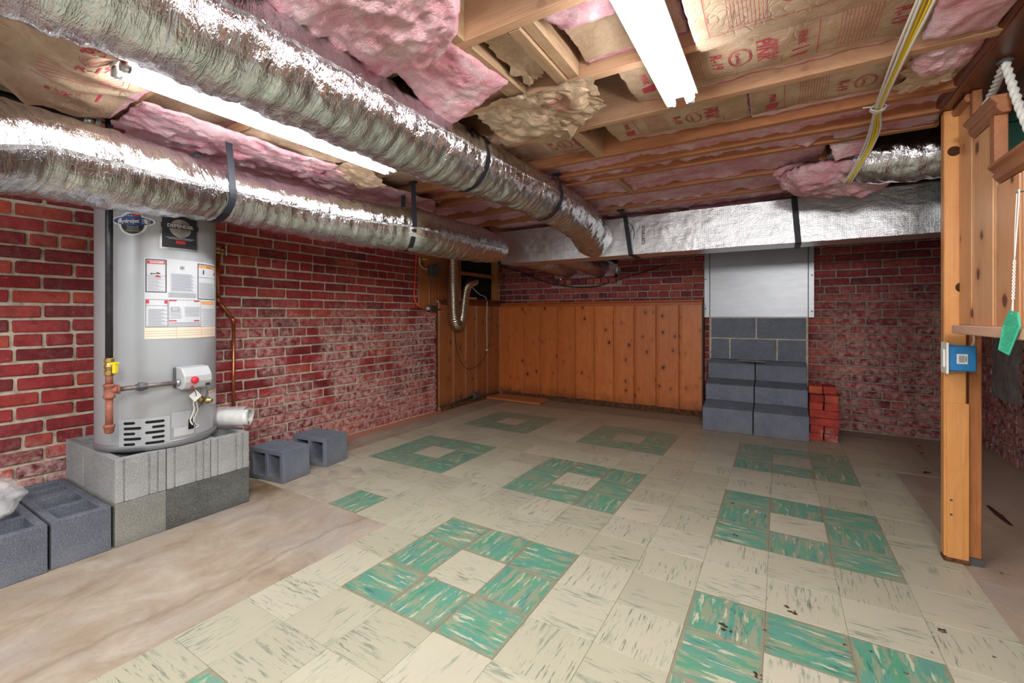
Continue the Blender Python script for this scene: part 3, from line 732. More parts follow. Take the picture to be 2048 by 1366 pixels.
# low dark blocks to the left
G='low dark blocks beside the pedestal'
put_cmu(cmu(),'concrete_block','cmu_dark',(-1.278,-.446,0),(0,0,0),'dark hollow block on the floor left of the pedestal',group=G)
put_cmu(cmu(L=.25),'concrete_block','cmu_dark',(-1.602,-.446,0),(0,0,0),'short dark hollow block between the wall and the low row',group=G)
put_cmu(cmu(),'concrete_block','cmu_dark',(-1.272,-.648,0),(0,0,0),'dark hollow block at the frame edge under the plastic bag',group=G)
put_cmu(cmu(L=.25),'concrete_block','cmu_dark',(-1.60,-.648,0),(0,0,0),'short dark hollow block behind the plastic bag',group=G)
# two blocks lying on their sides, cores facing the camera
G='grey blocks lying loose on the tiles'
def side_cmu(corner,ang,label):
    mb=cmu(L=.30,W=.194,H=.20,web=.032)
    # rotate so cores run along y : block height axis -> -y
    m=Matrix.Rotation(C90,4,'X'); mb.v=[m@p for p in mb.v]   # z->-y ; y->z
    mb.v=[V((p.x-.15,p.y+.20,p.z+.097)) for p in mb.v]
    put_cmu(mb,'concrete_block','cmu_step',corner,(0,0,ang),label,group=G)
side_cmu((-1.152,.492,.0035),math.radians(7),'nearer grey block lying on its side with open cores')
side_cmu((-1.186,.82,.0035),math.radians(9),'farther grey block lying on its side beside the brick wall')
b=MB(); b.bb((-1.60,.50,0),(-1.0,.70,.0)); 
for nm,pts,lb in (('broken_tile',[(-1.12,.80),(-1.02,.70),(-.93,.70),(-.88,.76),(-.90,.80),(-.84,.86),(-1.0,.95)],'broken corner of grey floor tile beside the two blocks'),):
    o=poly_plate(nm,pts,.0032,.0072,M['tile_worn']); tag(o,lb,'tile')
# ------------------------------------------------------------------ brick stack beside the steps
G='loose red bricks piled beside the steps'
def loose(c,d,label,rz=0):
    me=brick_mesh(d[0],d[2],d[1],M['brick_loose'],R.randrange(999)); o=bpy.data.objects.new('loose_brick',me); COL.objects.link(o)
    o.location=c; o.rotation_euler=(0,0,rz); tag(o,label,'brick',G)
h=.0615; rows=['bottom','second','third','fourth','fifth','sixth','topmost']
for i in range(7):
    z=.003+h/2+i*(h+.0012); fy=3.36+.015*(i==6)+(.05 if i==6 else 0)
    if i in(2,3):
        loose((1.722,fy+.045,z),(.20,.092,h),f'long red brick in the {rows[i]} layer of the pile, front side',R.uniform(-.03,.03))
        loose((1.722,fy+.142,z),(.20,.092,h),f'long red brick in the {rows[i]} layer of the pile, rear side',R.uniform(-.02,.02))
    else:
        for j,x in enumerate((1.669,1.768)):
            loose((x+.004*(i%2),fy+.1+R.uniform(-.006,.006),z),(.092,.19,h),f'{["left","right"][j]} end-on red brick in the {rows[i]} layer of the pile',R.uniform(-.02,.02))
# ------------------------------------------------------------------ foil ducts
def duct(name,pts,rad,label,step=.012,n=72,seed=1,ring=.06,amp=.006,mt='foil',grp=None,cap=True):
    P=[V(p) for p in pts]; dense=catmull(P,24); D=resample(dense,step)
    # radius interpolation along length
    cum=[0]
    for a,b_ in zip(dense,dense[1:]): cum.append(cum[-1]+(b_-a).length)
    keys=[cum[min(i*24,len(cum)-1)] for i in range(len(P))]
    def rad_at(L):
        for i in range(len(keys)-1):
            if L<=keys[i+1]: t=(L-keys[i])/max(1e-6,keys[i+1]-keys[i]); return rad[i]+(rad[i+1]-rad[i])*t
        return rad[-1]
    L=0; rs=[]
    for i,p in enumerate(D):
        if i: L+=(D[i]-D[i-1]).length
        rs.append(rad_at(L))
    def rf(L,a,i):
        ca,sa=math.cos(a),math.sin(a); q=V((L*9,ca*1.3,sa*1.3+seed))
        w1=abs(noise.noise(V((L*27+ca*1.5,ca*2.3,sa*2.3+seed*3))))   # ring-wise creases
        w2=abs(noise.noise(V((L*60+sa*2,ca*5,sa*5+seed))))
        return amp*(1.5*noise.noise(q)-1.6*w1-.7*w2)+.0021*math.cos(2*math.pi*(L+.008*sa)/ring)
    mb=MB(); mb.tube(D,rs,n,cap,rf); return mb,D,rs
root=empty('flexible_duct',(.1,1,1.76),'upper wrinkled foil duct running from the top left to the box duct','duct')
A1=[(.165,-1.9,1.745),(.165,-1.2,1.745),(.165,-.6,1.75),(.165,-.28,1.752),(.15,.1,1.752),(.145,.40,1.752),(.14,.56,1.756),(.14,.60,1.756)]
mb,D,rs=duct('d',A1,[.145,.145,.145,.146,.145,.146,.148,.10],'',seed=2); mb.build('near_sleeve',M['foil'],root,True)
A2=[(.14,.585,1.76),(.14,.62,1.762),(.14,.78,1.764),(.145,1.1,1.766),(.15,1.46,1.765),(.12,2.0,1.755),(.07,2.35,1.735),(.03,2.60,1.70),(.02,2.67,1.69)]
mb,D,rs=duct('d',A2,[.128,.136,.138,.136,.138,.142,.15,.162,.15],'',seed=5,ring=.045,amp=.0075); mb.build('far_sleeve',M['foil'],root,True)
root2=empty('flexible_duct',(-.9,.5,1.65),'long sagging foil duct along the left brick wall above the heater','duct')
B=[(-200,285,1.1),(0,292,1.40),(160,327,1.62),(310,362,1.88),(430,386,2.18),(600,424,2.55),(700,444,2.75),(812,458,2.98),(835,462,3.02),(900,478,3.35),(960,490,3.85),(990,497,4.12)]
pB=[atF(*q) for q in B]; rB=[.146,.146,.155,.149,.138,.142,.143,.146,.150,.148,.146,.135]
mb,D2,rs2=duct('d',pB,rB,'',seed=9,amp=.0062,ring=.07); mb.build('sleeve',M['foil'],root2,True)
root3=empty('flexible_duct',(1.95,1.95,1.72),'short foil duct crossing the ceiling beside the pine post','duct')
C3=[(2.24,1.94,1.845),(2.12,1.94,1.845),(1.95,1.95,1.85),(1.80,1.98,1.88),(1.72,2.03,1.95),(1.69,2.09,2.04),(1.69,2.12,2.10)]
mb,D3,rs3=duct('d',C3,[.128,.13,.132,.13,.12,.10,.08],'',seed=13,amp=.008); mb.build('sleeve',M['foil'],root3,True)
# box duct
bx=empty('box_duct',(1.0,2.8,1.54),'rectangular foil-wrapped box duct hanging under the far joists','duct')
def boxf(y,x0,x1,z0,z1,flip):
    return None
b=MB(); X0,X1,Z0,Z1,Y0,Y1=-1.0,2.72,1.545,1.862,2.668,2.93
def wr_(p,a=.005): return a*(noise.noise(p*5)+.6*abs(noise.noise(p*17))-.35)
def fr_(s,t):
    p=V((X0+(X1-X0)*s,Y0,Z0+(Z1-Z0)*t)); k=math.sin(math.pi*t)**.5 if 0<t<1 else 0
    fold=0
    if p.x<.05: fold=.010*abs(noise.noise(V((p.x*9+p.z*7,2,0))))*(1-abs(p.x+.5)*1.2 if abs(p.x+.5)<.8 else 0)
    p.y+= -wr_(p)*1.0*k-max(0,fold)*k; return p
b.grid(fr_,300,26)
b.grid(lambda s,t:V((X0+(X1-X0)*s,Y0+(Y1-Y0)*t,Z0+wr_(V((s*9,t,3)))*math.sin(math.pi*t))),120,6)
b.grid(lambda s,t:V((X0+(X1-X0)*s,Y0+(Y1-Y0)*t,Z1)),60,1); b.grid(lambda s,t:V((X0+(X1-X0)*s,Y1,Z0+(Z1-Z0)*t)),60,1)
b.grid(lambda s,t:V((X0,Y0+(Y1-Y0)*s,Z0+(Z1-Z0)*t)),1,1); b.grid(lambda s,t:V((X1,Y0+(Y1-Y0)*s,Z0+(Z1-Z0)*t)),1,1)
b.build('wrap',M['foil_box'],bx,True)
for xx in (.82,2.16):
    b=MB(); w_=.07 if xx>0 else .05
    b.grid(lambda s,t:V((xx+w_*s,Y0-.004-.003*abs(noise.noise(V((s*6,t*14,xx)))),Z0+(Z1-Z0)*t)),6,24); b.build('seam_tape',M['foil_box'],bx,True)
b=MB(); b.grid(lambda s,t:V((.9+1.4*s,Y0-.005-.004*abs(noise.noise(V((s*30,t*3,2)))),Z0+.004+.045*t)),110,3); b.build('seam_tape',M['foil_box'],bx,True)
b=MB()
text_on(b,'CERTIFIED',.034,lambda x,y:V((.45-y,Y0-.0085,1.70+x)))
tag(b.build('lettering',M['ink'],bx),kind='stuff')
# two smaller foil sleeves through the window hole
for i,(xc,lb) in enumerate(((-.78,'left foil sleeve passing through the brick window hole'),(-.40,'right foil sleeve passing through the brick window hole'))):
    r0=empty('flexible_duct',(xc,3.7,1.6),lb,'duct',group='foil sleeves through the window hole')
    mb,_,_=duct('d',[(xc-.22,3.0,1.70),(xc-.15,3.2,1.68),(xc,3.6,1.62),(xc+.05,3.9,1.585),(xc+.05,4.3,1.585)],[.12,.12,.12,.11,.11],'',seed=20+i,ring=.04,step=.02,n=40); mb.build('sleeve',M['foil'],r0,True)
# ------------------------------------------------------------------ black webbing straps
def strap_ring(name,pts,r_,label,width=.026,a0=-20,a1=200,tail=None,ax=(0,1,0)): pass
def ribbon(pts,w_,wd,th=.002):
    mb=MB(); pts=[V(p) for p in pts]; wd=V(wd).normalized(); n=len(pts); vs=[];fs=[]
    for i,p in enumerate(pts):
        t=(pts[min(i+1,n-1)]-pts[max(i-1,0)]).normalized(); nn=t.cross(wd).normalized()*th/2
        vs+=[p-wd*w_/2-nn,p+wd*w_/2-nn,p+wd*w_/2+nn,p-wd*w_/2+nn]
    for i in range(n-1):
        for j in range(4): k=(j+1)%4; fs.append((i*4+j,i*4+k,(i+1)*4+k,(i+1)*4+j))
    fs+=[(3,2,1,0),tuple(4*(n-1)+j for j in range(4))]; mb.add(vs,fs); return mb
def strap_round(D,rs,i,top_z,label,group,w_=.03,buckle=True,lean=0):
    c=D[i]; t=(D[min(i+2,len(D)-1)]-D[max(i-2,0)]).normalized(); r_=rs[i]+.004
    side=t.cross(V((0,0,1))).normalized(); up=side.cross(t).normalized()
    P=[]
    P.append(V((c.x,c.y,top_z))+side*r_*.75+V((0,lean,0)))
    for k in range(0,25):
        a=math.radians(8-k*196/24); P.append(c+side*math.cos(a)*r_+up*math.sin(a)*r_)
    P.append(V((c.x,c.y,top_z))-side*r_*.75)
    rt=empty('duct_strap',(c.x,c.y,c.z-r_),label,'strap',group)
    ribbon(P,w_,t).build('webbing',M['webbing'],rt)
    b=MB(); q=P[0]; b.box(q+V((0,0,-.003)),(.05,.035,.012)); b.build('hanger_plate',M['black'],rt,bevel=.002)
    return rt
G='black webbing straps holding the ducts'
def near(D,x=None,y=None): 
    return min(range(len(D)),key=lambda i:(D[i].y-y)**2)
def near_px(D,px):
    def f(p):
        d=p-_C; fw=d.x*math.sin(YAW)+d.y*math.cos(YAW); return PX+F*(d.x*math.cos(YAW)-d.y*math.sin(YAW))/fw
    return min(range(len(D)),key=lambda i:abs(f(D[i])-px) if (D[i].y>-1) else 1e9)
strap_round(D2,rs2,near_px(D2,428),ZJ-.004,'broad black strap around the left duct above the heater',G,.034)
strap_round(D2,rs2,near_px(D2,815),ZJ-.004,'narrow black strap around the left duct where it is pinched',G,.03)
strap_round([V(p) for p in resample(catmull([V(q) for q in A2],24),.012)],[.139]*999,near([V(p) for p in resample(catmull([V(q) for q in A2],24),.012)],y=1.38),ZJ-.004,'black strap around the middle of the upper foil duct',G,.03)
b=MB(); rt=empty('duct_strap',(.14,.6,1.6),'black strap closing the joint between the two upper sleeves','strap',G)
P=[V((.14+.139*math.cos(a),.592,1.757+.139*math.sin(a))) for a in [math.radians(60-k*10) for k in range(27)]]; ribbon(P,.03,(0,1,0)).build('webbing',M['webbing'],rt)
def strap_flat(xt,xb,label,w_=.036,tail=False):
    rt=empty('duct_strap',((xt+xb)/2,Y0-.01,Z0),label,'strap',G)
    P=[V((xt,JY(6)+.06,ZJ-.003)),V((xt,Y0-.03,Z1+.004))]+[V((xt+(xb-xt)*k/8,Y0-.014,Z1-(Z1-Z0+.002)*k/8)) for k in range(9)]+[V((xb,Y0+.02,Z0-.008)),V((xb,Y1,Z0-.008))]
    ribbon(P,w_,(1,0,0)).build('webbing',M['webbing'],rt)
    b=MB(); b.box(P[0],(.055,.03,.014)); b.build('hanger_plate',M['black'],rt,bevel=.002)
    if tail:
        q=P[3]; T=catmull([q+V((.01,-.005,.0)),q+V((.05,-.02,-.03)),q+V((.075,-.02,-.09)),q+V((.07,-.015,-.15))],6); ribbon(T,.02,(0,1,0)).build('loose_tail',M['webbing'],rt)
strap_flat(.30,.345,'black strap with a dangling tail at the middle of the box duct',tail=True)
strap_flat(1.50,1.525,'black strap at the right of the box duct beside the pink insulation')
strap_flat(-1.03,-.965,'black strap at the left end of the box duct')
# ------------------------------------------------------------------ strip lights
def strip_light(xc,y0,y1,z,label):
    rt=empty('strip_light',(xc,(y0+y1)/2,z+.06),label,'lamp','twin tube strip lights')
    b=MB(); b.prism([(-.06,.018),(.06,.018),(.045,.05),(.035,.064),(-.035,.064),(-.045,.05)],(xc,y0,z),(0,y1-y0,0),(1,0,0),(0,0,1)); b.build('housing',M['enamel'],rt,bevel=.002)
    for s in(-1,1):
        b=MB(); b.tube([(xc+s*.034,y0+.02,z),(xc+s*.034,y1-.02,z)],.0165,16); b.build('tube',M['tube_glow'],rt,True)
        for y in(y0+.012,y1-.012):
            b=MB(); b.box((xc+s*.034,y,z+.006),(.03,.012,.044)); b.build('lampholder',M['white'],rt,bevel=.003)
            b=MB(); b.tube([(xc+s*.034,y-.012,z),(xc+s*.034,y+.012,z)],.0175,14); b.build('tube_cap',M['galv'],rt,True)
strip_light(-.405,-.545,.665,1.825,'glowing twin tube strip light above the water heater, left')
strip_light(1.10,-.55,.66,1.825,'glowing twin tube strip light at the top centre right')
# ------------------------------------------------------------------ insulation
def hsheet(name,mt,parent,x0,x1,y0,y1,zf,th=0,step=.014,edge=.008,seed=0,dens=1,amp=0,label=None):
    nx=max(4,int((x1-x0)/step)); ny=max(4,int((y1-y0)/step))
    def pt(s,t,top=0):
        x=x0+(x1-x0)*s; y=y0+(y1-y0)*t
        ex=edge*(noise.noise(V((y*14,seed,1)))+.7*noise.noise(V((y*45,seed,2))))
        ey=edge*(noise.noise(V((x*11,seed,3)))+.8*noise.noise(V((x*38,seed,4)))+.5*noise.noise(V((x*90,seed,5))))
        xx=x+ex*(1 if s>.5 else -1)*abs(2*s-1)**3; yy=y+ey*(1 if t>.5 else -1)*abs(2*t-1)**3
        z=zf(xx,yy)
        if amp: z-=amp*(noise.noise(V((xx*16,yy*16,seed)))+.6*noise.noise(V((xx*40,yy*40,seed)))+.35*noise.noise(V((xx*95,yy*95,seed))))
        return V((xx,yy,z))
    mb=MB(); mb.grid(pt,nx,ny)
    if th:
        def tp(s,t):
            p=pt(s,t); k=min(1,min(s,1-s)*nx/2,min(t,1-t)*ny/2); return p+V((0,0,th*(.35+.65*k)))
        b0=len(mb.v); mb.grid(tp,nx,ny); W=ny+1
        loop=[(i*W) for i in range(nx)]+[nx*W+j for j in range(ny)]+[i*W+ny for i in range(nx,0,-1)]+[j for j in range(ny,0,-1)]
        for a,c in zip(loop,loop[1:]+loop[:1]): mb.f.append((a,c,b0+c,b0+a))
    return mb.build(name,M[mt],parent,True,label=label)
def kprint(parent,f,x0,yc,big=1,parts=('arrow','stripes','r19','oval','pink','frame'),x_end=2.0,flip=False):
    """red printing on kraft facing; text reads along +y with its tops towards +x (or turned round)"""
    sg=-1 if flip else 1
    mb=MB()
    def T(xc,yy=0): return lambda x,y: f(x0+xc*big+sg*y,yc+yy*big+sg*x)
    def L(xa,ya,xb,yb,w_=.0022):
        n=max(1,int(max(abs(xb-xa),abs(yb-ya))/.02))
        P=[(x0+(xa+(xb-xa)*i/n)*big,yc+(ya+(yb-ya)*i/n)*big) for i in range(n+1)]
        d=V((xb-xa,yb-ya,0)).normalized(); q=V((-d.y,d.x,0))*w_*.5
        vs=[]
        for (x,y) in P: vs+=[f(x-q.x,y-q.y),f(x+q.x,y+q.y)]
        mb.add(vs,[(2*i,2*i+2,2*i+3,2*i+1) for i in range(n)])
    if 'frame' in parts:
        L(.0,-.11,.0,.12); L(.0,.12,.40,.12); L(.40,.12,.40,.05)
    if 'stripes' in parts:
        for i in range(11): L(.055+.0095*i,-.11,.055+.0095*i,.10,.0014)
        L(.05,.10,.165,.10)
    if 'arrow' in parts:
        mb.add([f(x0-.07*big,yc+.03),f(x0-.02*big,yc+.02),f(x0-.03*big,yc+.09),f(x0-.075*big,yc+.085)],[(0,1,2,3)])
        text_on(mb,'PINK',.034*big,T(-.045,-.03),.0006)
    if 'r19' in parts: text_on(mb,'R-19',.052*big,T(.20,.0),.0009)
    if 'oval' in parts:
        for rr_,k0 in((.05,0),(.058,1)):
            P=[f(x0+(.275+.032*math.cos(a)*(1+.15*k0))*big,yc+rr_*math.sin(a)*big) for a in [2*math.pi*i/32 for i in range(33)]]
            Q=[f(x0+(.275+.0295*math.cos(a)*(1+.15*k0))*big,yc+(rr_-.002)*math.sin(a)*big) for a in [2*math.pi*i/32 for i in range(33)]]
            mb.add(P+Q,[(i,i+1,34+i,33+i) for i in range(32)])
        text_on(mb,'Certified',.021*big,T(.268,0),.0003)
    if 'pink' in parts: text_on(mb,'PINK',.058*big,T(.345,-.01),.0012); text_on(mb,'FIBERGLAS',.026*big,T(.378,-.0),.0004)
    if mb.v: mb.build('printing',M['kraft_ink'],parent)
def batt(k,x0,x1,label,z0=1.935,sag=.02,seed=0,amp=.012,prints=(),paper=True,far=.012,y0=None,y1=None,crease=.01,big=1,flip=False,pink_below=0):
    ya=JY(k)+.04 if y0 is None else y0; yb=JY(k+1)-.002 if y1 is None else y1
    def zf(x,y):
        t=max(0,min(1,(y-ya)/(yb-ya)))
        return z0-sag*math.sin(math.pi*t)+amp*noise.noise(V((x*3.1,y*3,seed)))+crease*(abs(noise.noise(V((x*7+y*5,y*3-x*2,seed+4))))-.3)
    rt=empty('insulation_batt',((x0+x1)/2,(ya+yb)/2,z0),label,'insulation',group='insulation batts between the joists')
    def zp(x,y):
        t=(y-ya)/(yb-ya); m=.5+.5*noise.noise(V((x*5,seed,0)))+.4*noise.noise(V((x*14,seed,8)))
        return zf(x,y)+.006-(far*max(0,m)*max(0,(t-.8)*5) if t>.8 else 0)-pink_below
    hsheet('fibreglass','pink',rt,x0,x1,ya,yb,zp,.07,seed=seed,amp=.004 if paper else .012,edge=.004)
    if paper:
        hsheet('kraft_facing','kraft',rt,x0+.004,x1-.004,ya,yb-.02,zf,0,seed=seed+1,edge=.007)
        f=lambda x,y:(lambda yy:V((x,yy,zf(x,yy)-.0016)))(max(ya,min(yb-.024,y)))
        for p in prints: kprint(rt,f,p[0],p[1],big if len(p)<3 else p[2],flip=flip,parts=('arrow','stripes','r19','oval','pink','frame')[1 if len(p)>3 else 0:])
    return rt,zf
yc=lambda k:JY(k)+.215
# near bays
batt(-2,-.99,-.18,'big bulging kraft faced batt at the top left corner',z0=1.888,sag=.05,seed=3,amp=.03,prints=((-.70,yc(-2)),),crease=.085,y0=JY(-2)+.0,y1=JY(-1)-.002)
batt(-1,1.17,2.0,'kraft batt edge at the top right behind the long strip light',seed=6)
batt(0,1.19,1.99,'large sagging kraft batt with dusty patch at the top right',z0=1.905,sag=.045,seed=11,prints=((1.235,yc(0),1.0,0),),y1=JY(1)+.075,amp=.008,far=.004,crease=.004)
batt(0,.82,1.16,'dusty kraft batt left of the long strip light',z0=1.95,sag=.0,seed=12,amp=.02)
batt(1,.90,2.0,'kraft batt with red arrows in the second bay right of the lamp',z0=1.945,sag=.018,seed=14,prints=((1.52,yc(1)),(1.02,yc(1)),),amp=.012,crease=.012)
batt(2,.70,1.30,'grey kraft batt behind the far end of the long strip light',z0=1.95,sag=.025,seed=17,prints=((.83,yc(2),.92),))
batt(2,1.305,2.01,'flat kraft batt with clear red lettering beside the yellow cable',z0=1.945,sag=.028,seed=18,prints=((1.43,yc(2),.95),),amp=.006,crease=.006,far=.03)
batt(2,.10,.52,'short kraft batt with lettering behind the upper duct joint',z0=1.95,sag=.02,seed=19,prints=((.18,yc(2)),))
for k,x0,x1,lb,s,z in ((3,-1.7,.12,'pink batt in the fourth bay left of the upper duct',23,1.945),(3,.12,2.01,'pink batt with ragged edge in the fourth bay, right half',24,1.93),
    (4,-1.7,.1,'pink batt in the fifth bay above the left duct',27,1.945),(4,.1,1.62,'pink batt bulging below the fifth bay joists',28,1.925),(5,-1.7,.0,'thin pink batt over the corner of the room',31,1.94),(5,.02,1.45,'pink batt just before the box duct',32,1.92),(6,-1.0,1.58,'dark pink batt lying on top of the box duct',33,1.91),(6,1.66,2.0,'scrap of pink batt over the right end of the box duct',34,1.93)):
    batt(k,x0,x1,lb,z0=z+.012,sag=.016,seed=s,paper=False,far=.048,amp=.016)
batt(3,1.64,2.01,'pink batt strip between the joists beside the pine post',z0=1.915,sag=.01,seed=41,paper=False,far=.03,y0=1.51,y1=1.645)
for k in (-1,0,1):
    batt(k,-1.7,.05 if k>-1 else .0,f'kraft batt in the {["first","second","third"][k+1]} bay above the left strip light',z0=1.95,sag=.02,seed=50+k,amp=.012)
batt(2,-1.7,.08,'kraft batt beyond the end of the left strip light',z0=1.95,sag=.02,seed=57)
# loose pieces
def blob(name_label,corners,bulge,th,seed,amp=.012,mt='pink',name='loose_insulation',n=34,part='fibreglass',cat='insulation',edge=.02,paper_under=False,rnd=False):
    """four corners (3-D) -> thick soft slab"""
    c=[V(q) for q in corners]; cen=sum(c,V())/4
    nrm=(c[1]-c[0]).cross(c[3]-c[0]).normalized()
    if nrm.z>0: nrm=-nrm
    rt=empty(name,(cen.x,cen.y,min(q.z for q in c)),name_label,cat)
    def pt(s,t,o=0):
        if rnd:
            u_,v_=2*s-1,2*t-1; s_,t_=.5+.5*u_*math.sqrt(1-v_*v_/2),.5+.5*v_*math.sqrt(1-u_*u_/2)
            k0=(1-max(u_*u_,v_*v_)); s,t=s_,t_
        e=edge*(noise.noise(V((s*6+t*5,seed,1)))+.6*noise.noise(V((s*19,t*19,seed))))
        s2=s+(e*2*(2*s-1)*abs(2*s-1)); t2=t+(e*2*(2*t-1)*abs(2*t-1))
        p=c[0]*(1-s2)*(1-t2)+c[1]*s2*(1-t2)+c[2]*s2*t2+c[3]*(1-s2)*t2
        k=math.sin(math.pi*min(1,max(0,s)))*math.sin(math.pi*min(1,max(0,t))); k=k**.4 if k>0 else 0
        if rnd: k=max(0,k0)**.5
        d=bulge*k+amp*(noise.noise(p*9+V((seed,0,0)))*1.6+noise.noise(p*24)+.5*noise.noise(p*60))*(.4+.6*k)
        return p+nrm*(d-o)
    mb=MB(); mb.grid(pt,n,n)
    b0=len(mb.v); mb.grid(lambda s,t:pt(s,t,th*(.4+.6*min(1,min(s,1-s,t,1-t)*8))),n,n); W=n+1
    loop=[i*W for i in range(n)]+[n*W+j for j in range(n)]+[i*W+n for i in range(n,0,-1)]+[j for j in range(n,0,-1)]
    for a,d in zip(loop,loop[1:]+loop[:1]): mb.f.append((a,d,b0+d,b0+a))
    mb.build(part,M[mt],rt,True)
    if paper_under:
        m2=MB(); m2.grid(lambda s,t:pt(s,t,-.004) if False else (pt(s*1.0,t,th+.006)),n,n); m2.build('kraft_facing',M['kraft'],rt,True)
    return rt
blob('big pink wad of insulation hanging at the top centre left',[(.04,-.46,1.885),(.76,-.46,1.885),(.66,.0,1.87),(.14,.04,1.865)],.055,.09,61,.018,n=52,rnd=True)
blob('torn pink batt draped below the joist next to the upper duct',[(.30,-.07,1.885),(.515,-.07,1.885),(.56,.30,1.885),(.235,.34,1.80)],.012,.05,62,.008,n=46,edge=.012)
blob('ragged pink insulation packed into the brick window hole',[(-.93,3.93,1.60),(-.18,3.93,1.62),(-.18,3.90,1.475),(-.93,3.90,1.475)],.02,.06,77,.014,n=30)
blob('olive kraft sheet folded over the upper duct joint',[atZ(800,225,1.892),atZ(985,275,1.894),atZ(960,300,1.892),atZ(850,262,1.892)],.004,.003,63,.006,'kraft',n=20,part='kraft_facing',cat='insulation')
blob('long pink batt lying along the top of the left duct, near half',[(-1.22,-.36,1.85),(-.72,-.36,1.868),(-.72,.55,1.872),(-1.25,.60,1.86)],.022,.022,64,.017,n=56,edge=.012)
blob('long pink batt lying along the top of the left duct, far half',[(-1.25,.57,1.862),(-.76,.56,1.868),(-.76,1.45,1.870),(-1.2,1.95,1.855)],.02,.022,65,.018,n=56,edge=.016)
blob('round pink fan of insulation where the yellow cables end',[(1.40,1.88,1.885),(1.98,1.84,1.80),(1.94,2.30,1.765),(1.44,2.32,1.80)],.06,.05,66,.02,n=44,rnd=True)
blob('small pink tuft above the foil duct by the yellow cable',[(1.62,1.70,1.93),(1.80,1.70,1.94),(1.78,1.80,1.86),(1.66,1.80,1.84)],.012,.04,67,.008,n=20)
blob('pink tuft of fibre hanging left of the yellow cable',[(1.36,2.02,1.92),(1.60,2.02,1.91),(1.58,2.16,1.83),(1.40,2.16,1.85)],.015,.03,68,.02,n=24,rnd=True)
blob('pink wad pushed against the header at the top right',[(1.80,.45,1.93),(2.0,.45,1.93),(1.97,.83,1.905),(1.80,.80,1.90)],.02,.05,69,.012,n=26)
blob('pink wad at the end of the joist bay under the header',[(1.80,.87,1.93),(2.0,.87,1.94),(1.97,1.08,1.90),(1.82,1.08,1.89)],.02,.04,70,.014,n=26,rnd=True)
blob('pale mauve wad left of the long strip light',[(.80,.07,1.92),(1.06,.07,1.92),(1.0,.17,1.91),(.84,.16,1.91)],.015,.04,72,.008,n=18)
for i,(cs,lb,cr) in enumerate((([(.30,.44,1.893),(.60,.38,1.89),(.60,.80,1.86),(.28,.72,1.86)],'crumpled olive kraft paper beside the upper duct',.022),([(.55,.40,1.885),(.84,.43,1.885),(.80,.66,1.88),(.60,.79,1.855)],'crumpled kraft paper with red stripes under the blocking',.02),
   ([(.575,.10,1.93),(.695,.03,1.93),(.70,.33,1.91),(.60,.39,1.90)],'folded kraft scrap between two blocks',.012),([(-.76,.03,1.888),(-.48,.03,1.885),(-.45,.60,1.886),(-.76,.52,1.885)],'tan kraft sheet hanging under the left strip light',.008),
   ([(-.80,.56,1.885),(-.55,.56,1.885),(-.62,.82,1.82),(-.83,.80,1.82)],'torn kraft flap beyond the left strip light',.012),([(1.80,.60,1.925),(1.90,.45,1.93),(1.93,.66,1.905),(1.84,.80,1.90)],'kraft scrap with large red letters at the top right',.006),
   ([(1.80,.88,1.92),(1.95,.88,1.92),(1.93,1.12,1.88),(1.80,1.20,1.90)],'torn kraft corner with a red mark near the header',.008))):
    c=[V(q) for q in cs]; cen=sum(c,V())/4; rt=empty('kraft_paper',cen,lb,'paper')
    def pf(s,t,o=0,c=c,cr=cr,i=i):
        e=.03*noise.noise(V((s*7,t*7,i+80))); p=c[0]*(1-s)*(1-t)+c[1]*s*(1-t)+c[2]*s*t+c[3]*(1-s)*t
        q=p*9+V((i*3,0,0)); p=p+V((e*(2*s-1),e*(2*t-1),0)); p.z+=-cr*(1.6*abs(noise.noise(q))+abs(noise.noise(q*2.3))*.8-.6)-o; return p
    m2=MB(); m2.grid(pf,44,44); m2.build('sheet',M['kraft'],rt,False)
    tb=MB()
    if i==5:
        text_on(tb,'PINK',.075,lambda x,y:pf(.5-y/.12,.45-x/.30,.003),.0012); text_on(tb,'ECOTOUCH',.034,lambda x,y:pf(.85-y/.12,.45-x/.30,.003),.0003)
    if i==1:
        for q in range(9): rect_on(tb,.25+.035*q,.25,.257+.035*q,.55,lambda x,y:pf(y,x,.004),1,8)
    if i==6: tb.add([pf(.3,.3,.003),pf(.6,.35,.003),pf(.55,.6,.003),pf(.3,.55,.003)],[(0,1,2,3)])
    if i==3: text_on(tb,'R-19',.05,lambda x,y:pf(.5-y/.28,.5-x/.55,.003),.0008)
    if tb.v: tb.build('printing',M['kraft_ink'],rt)
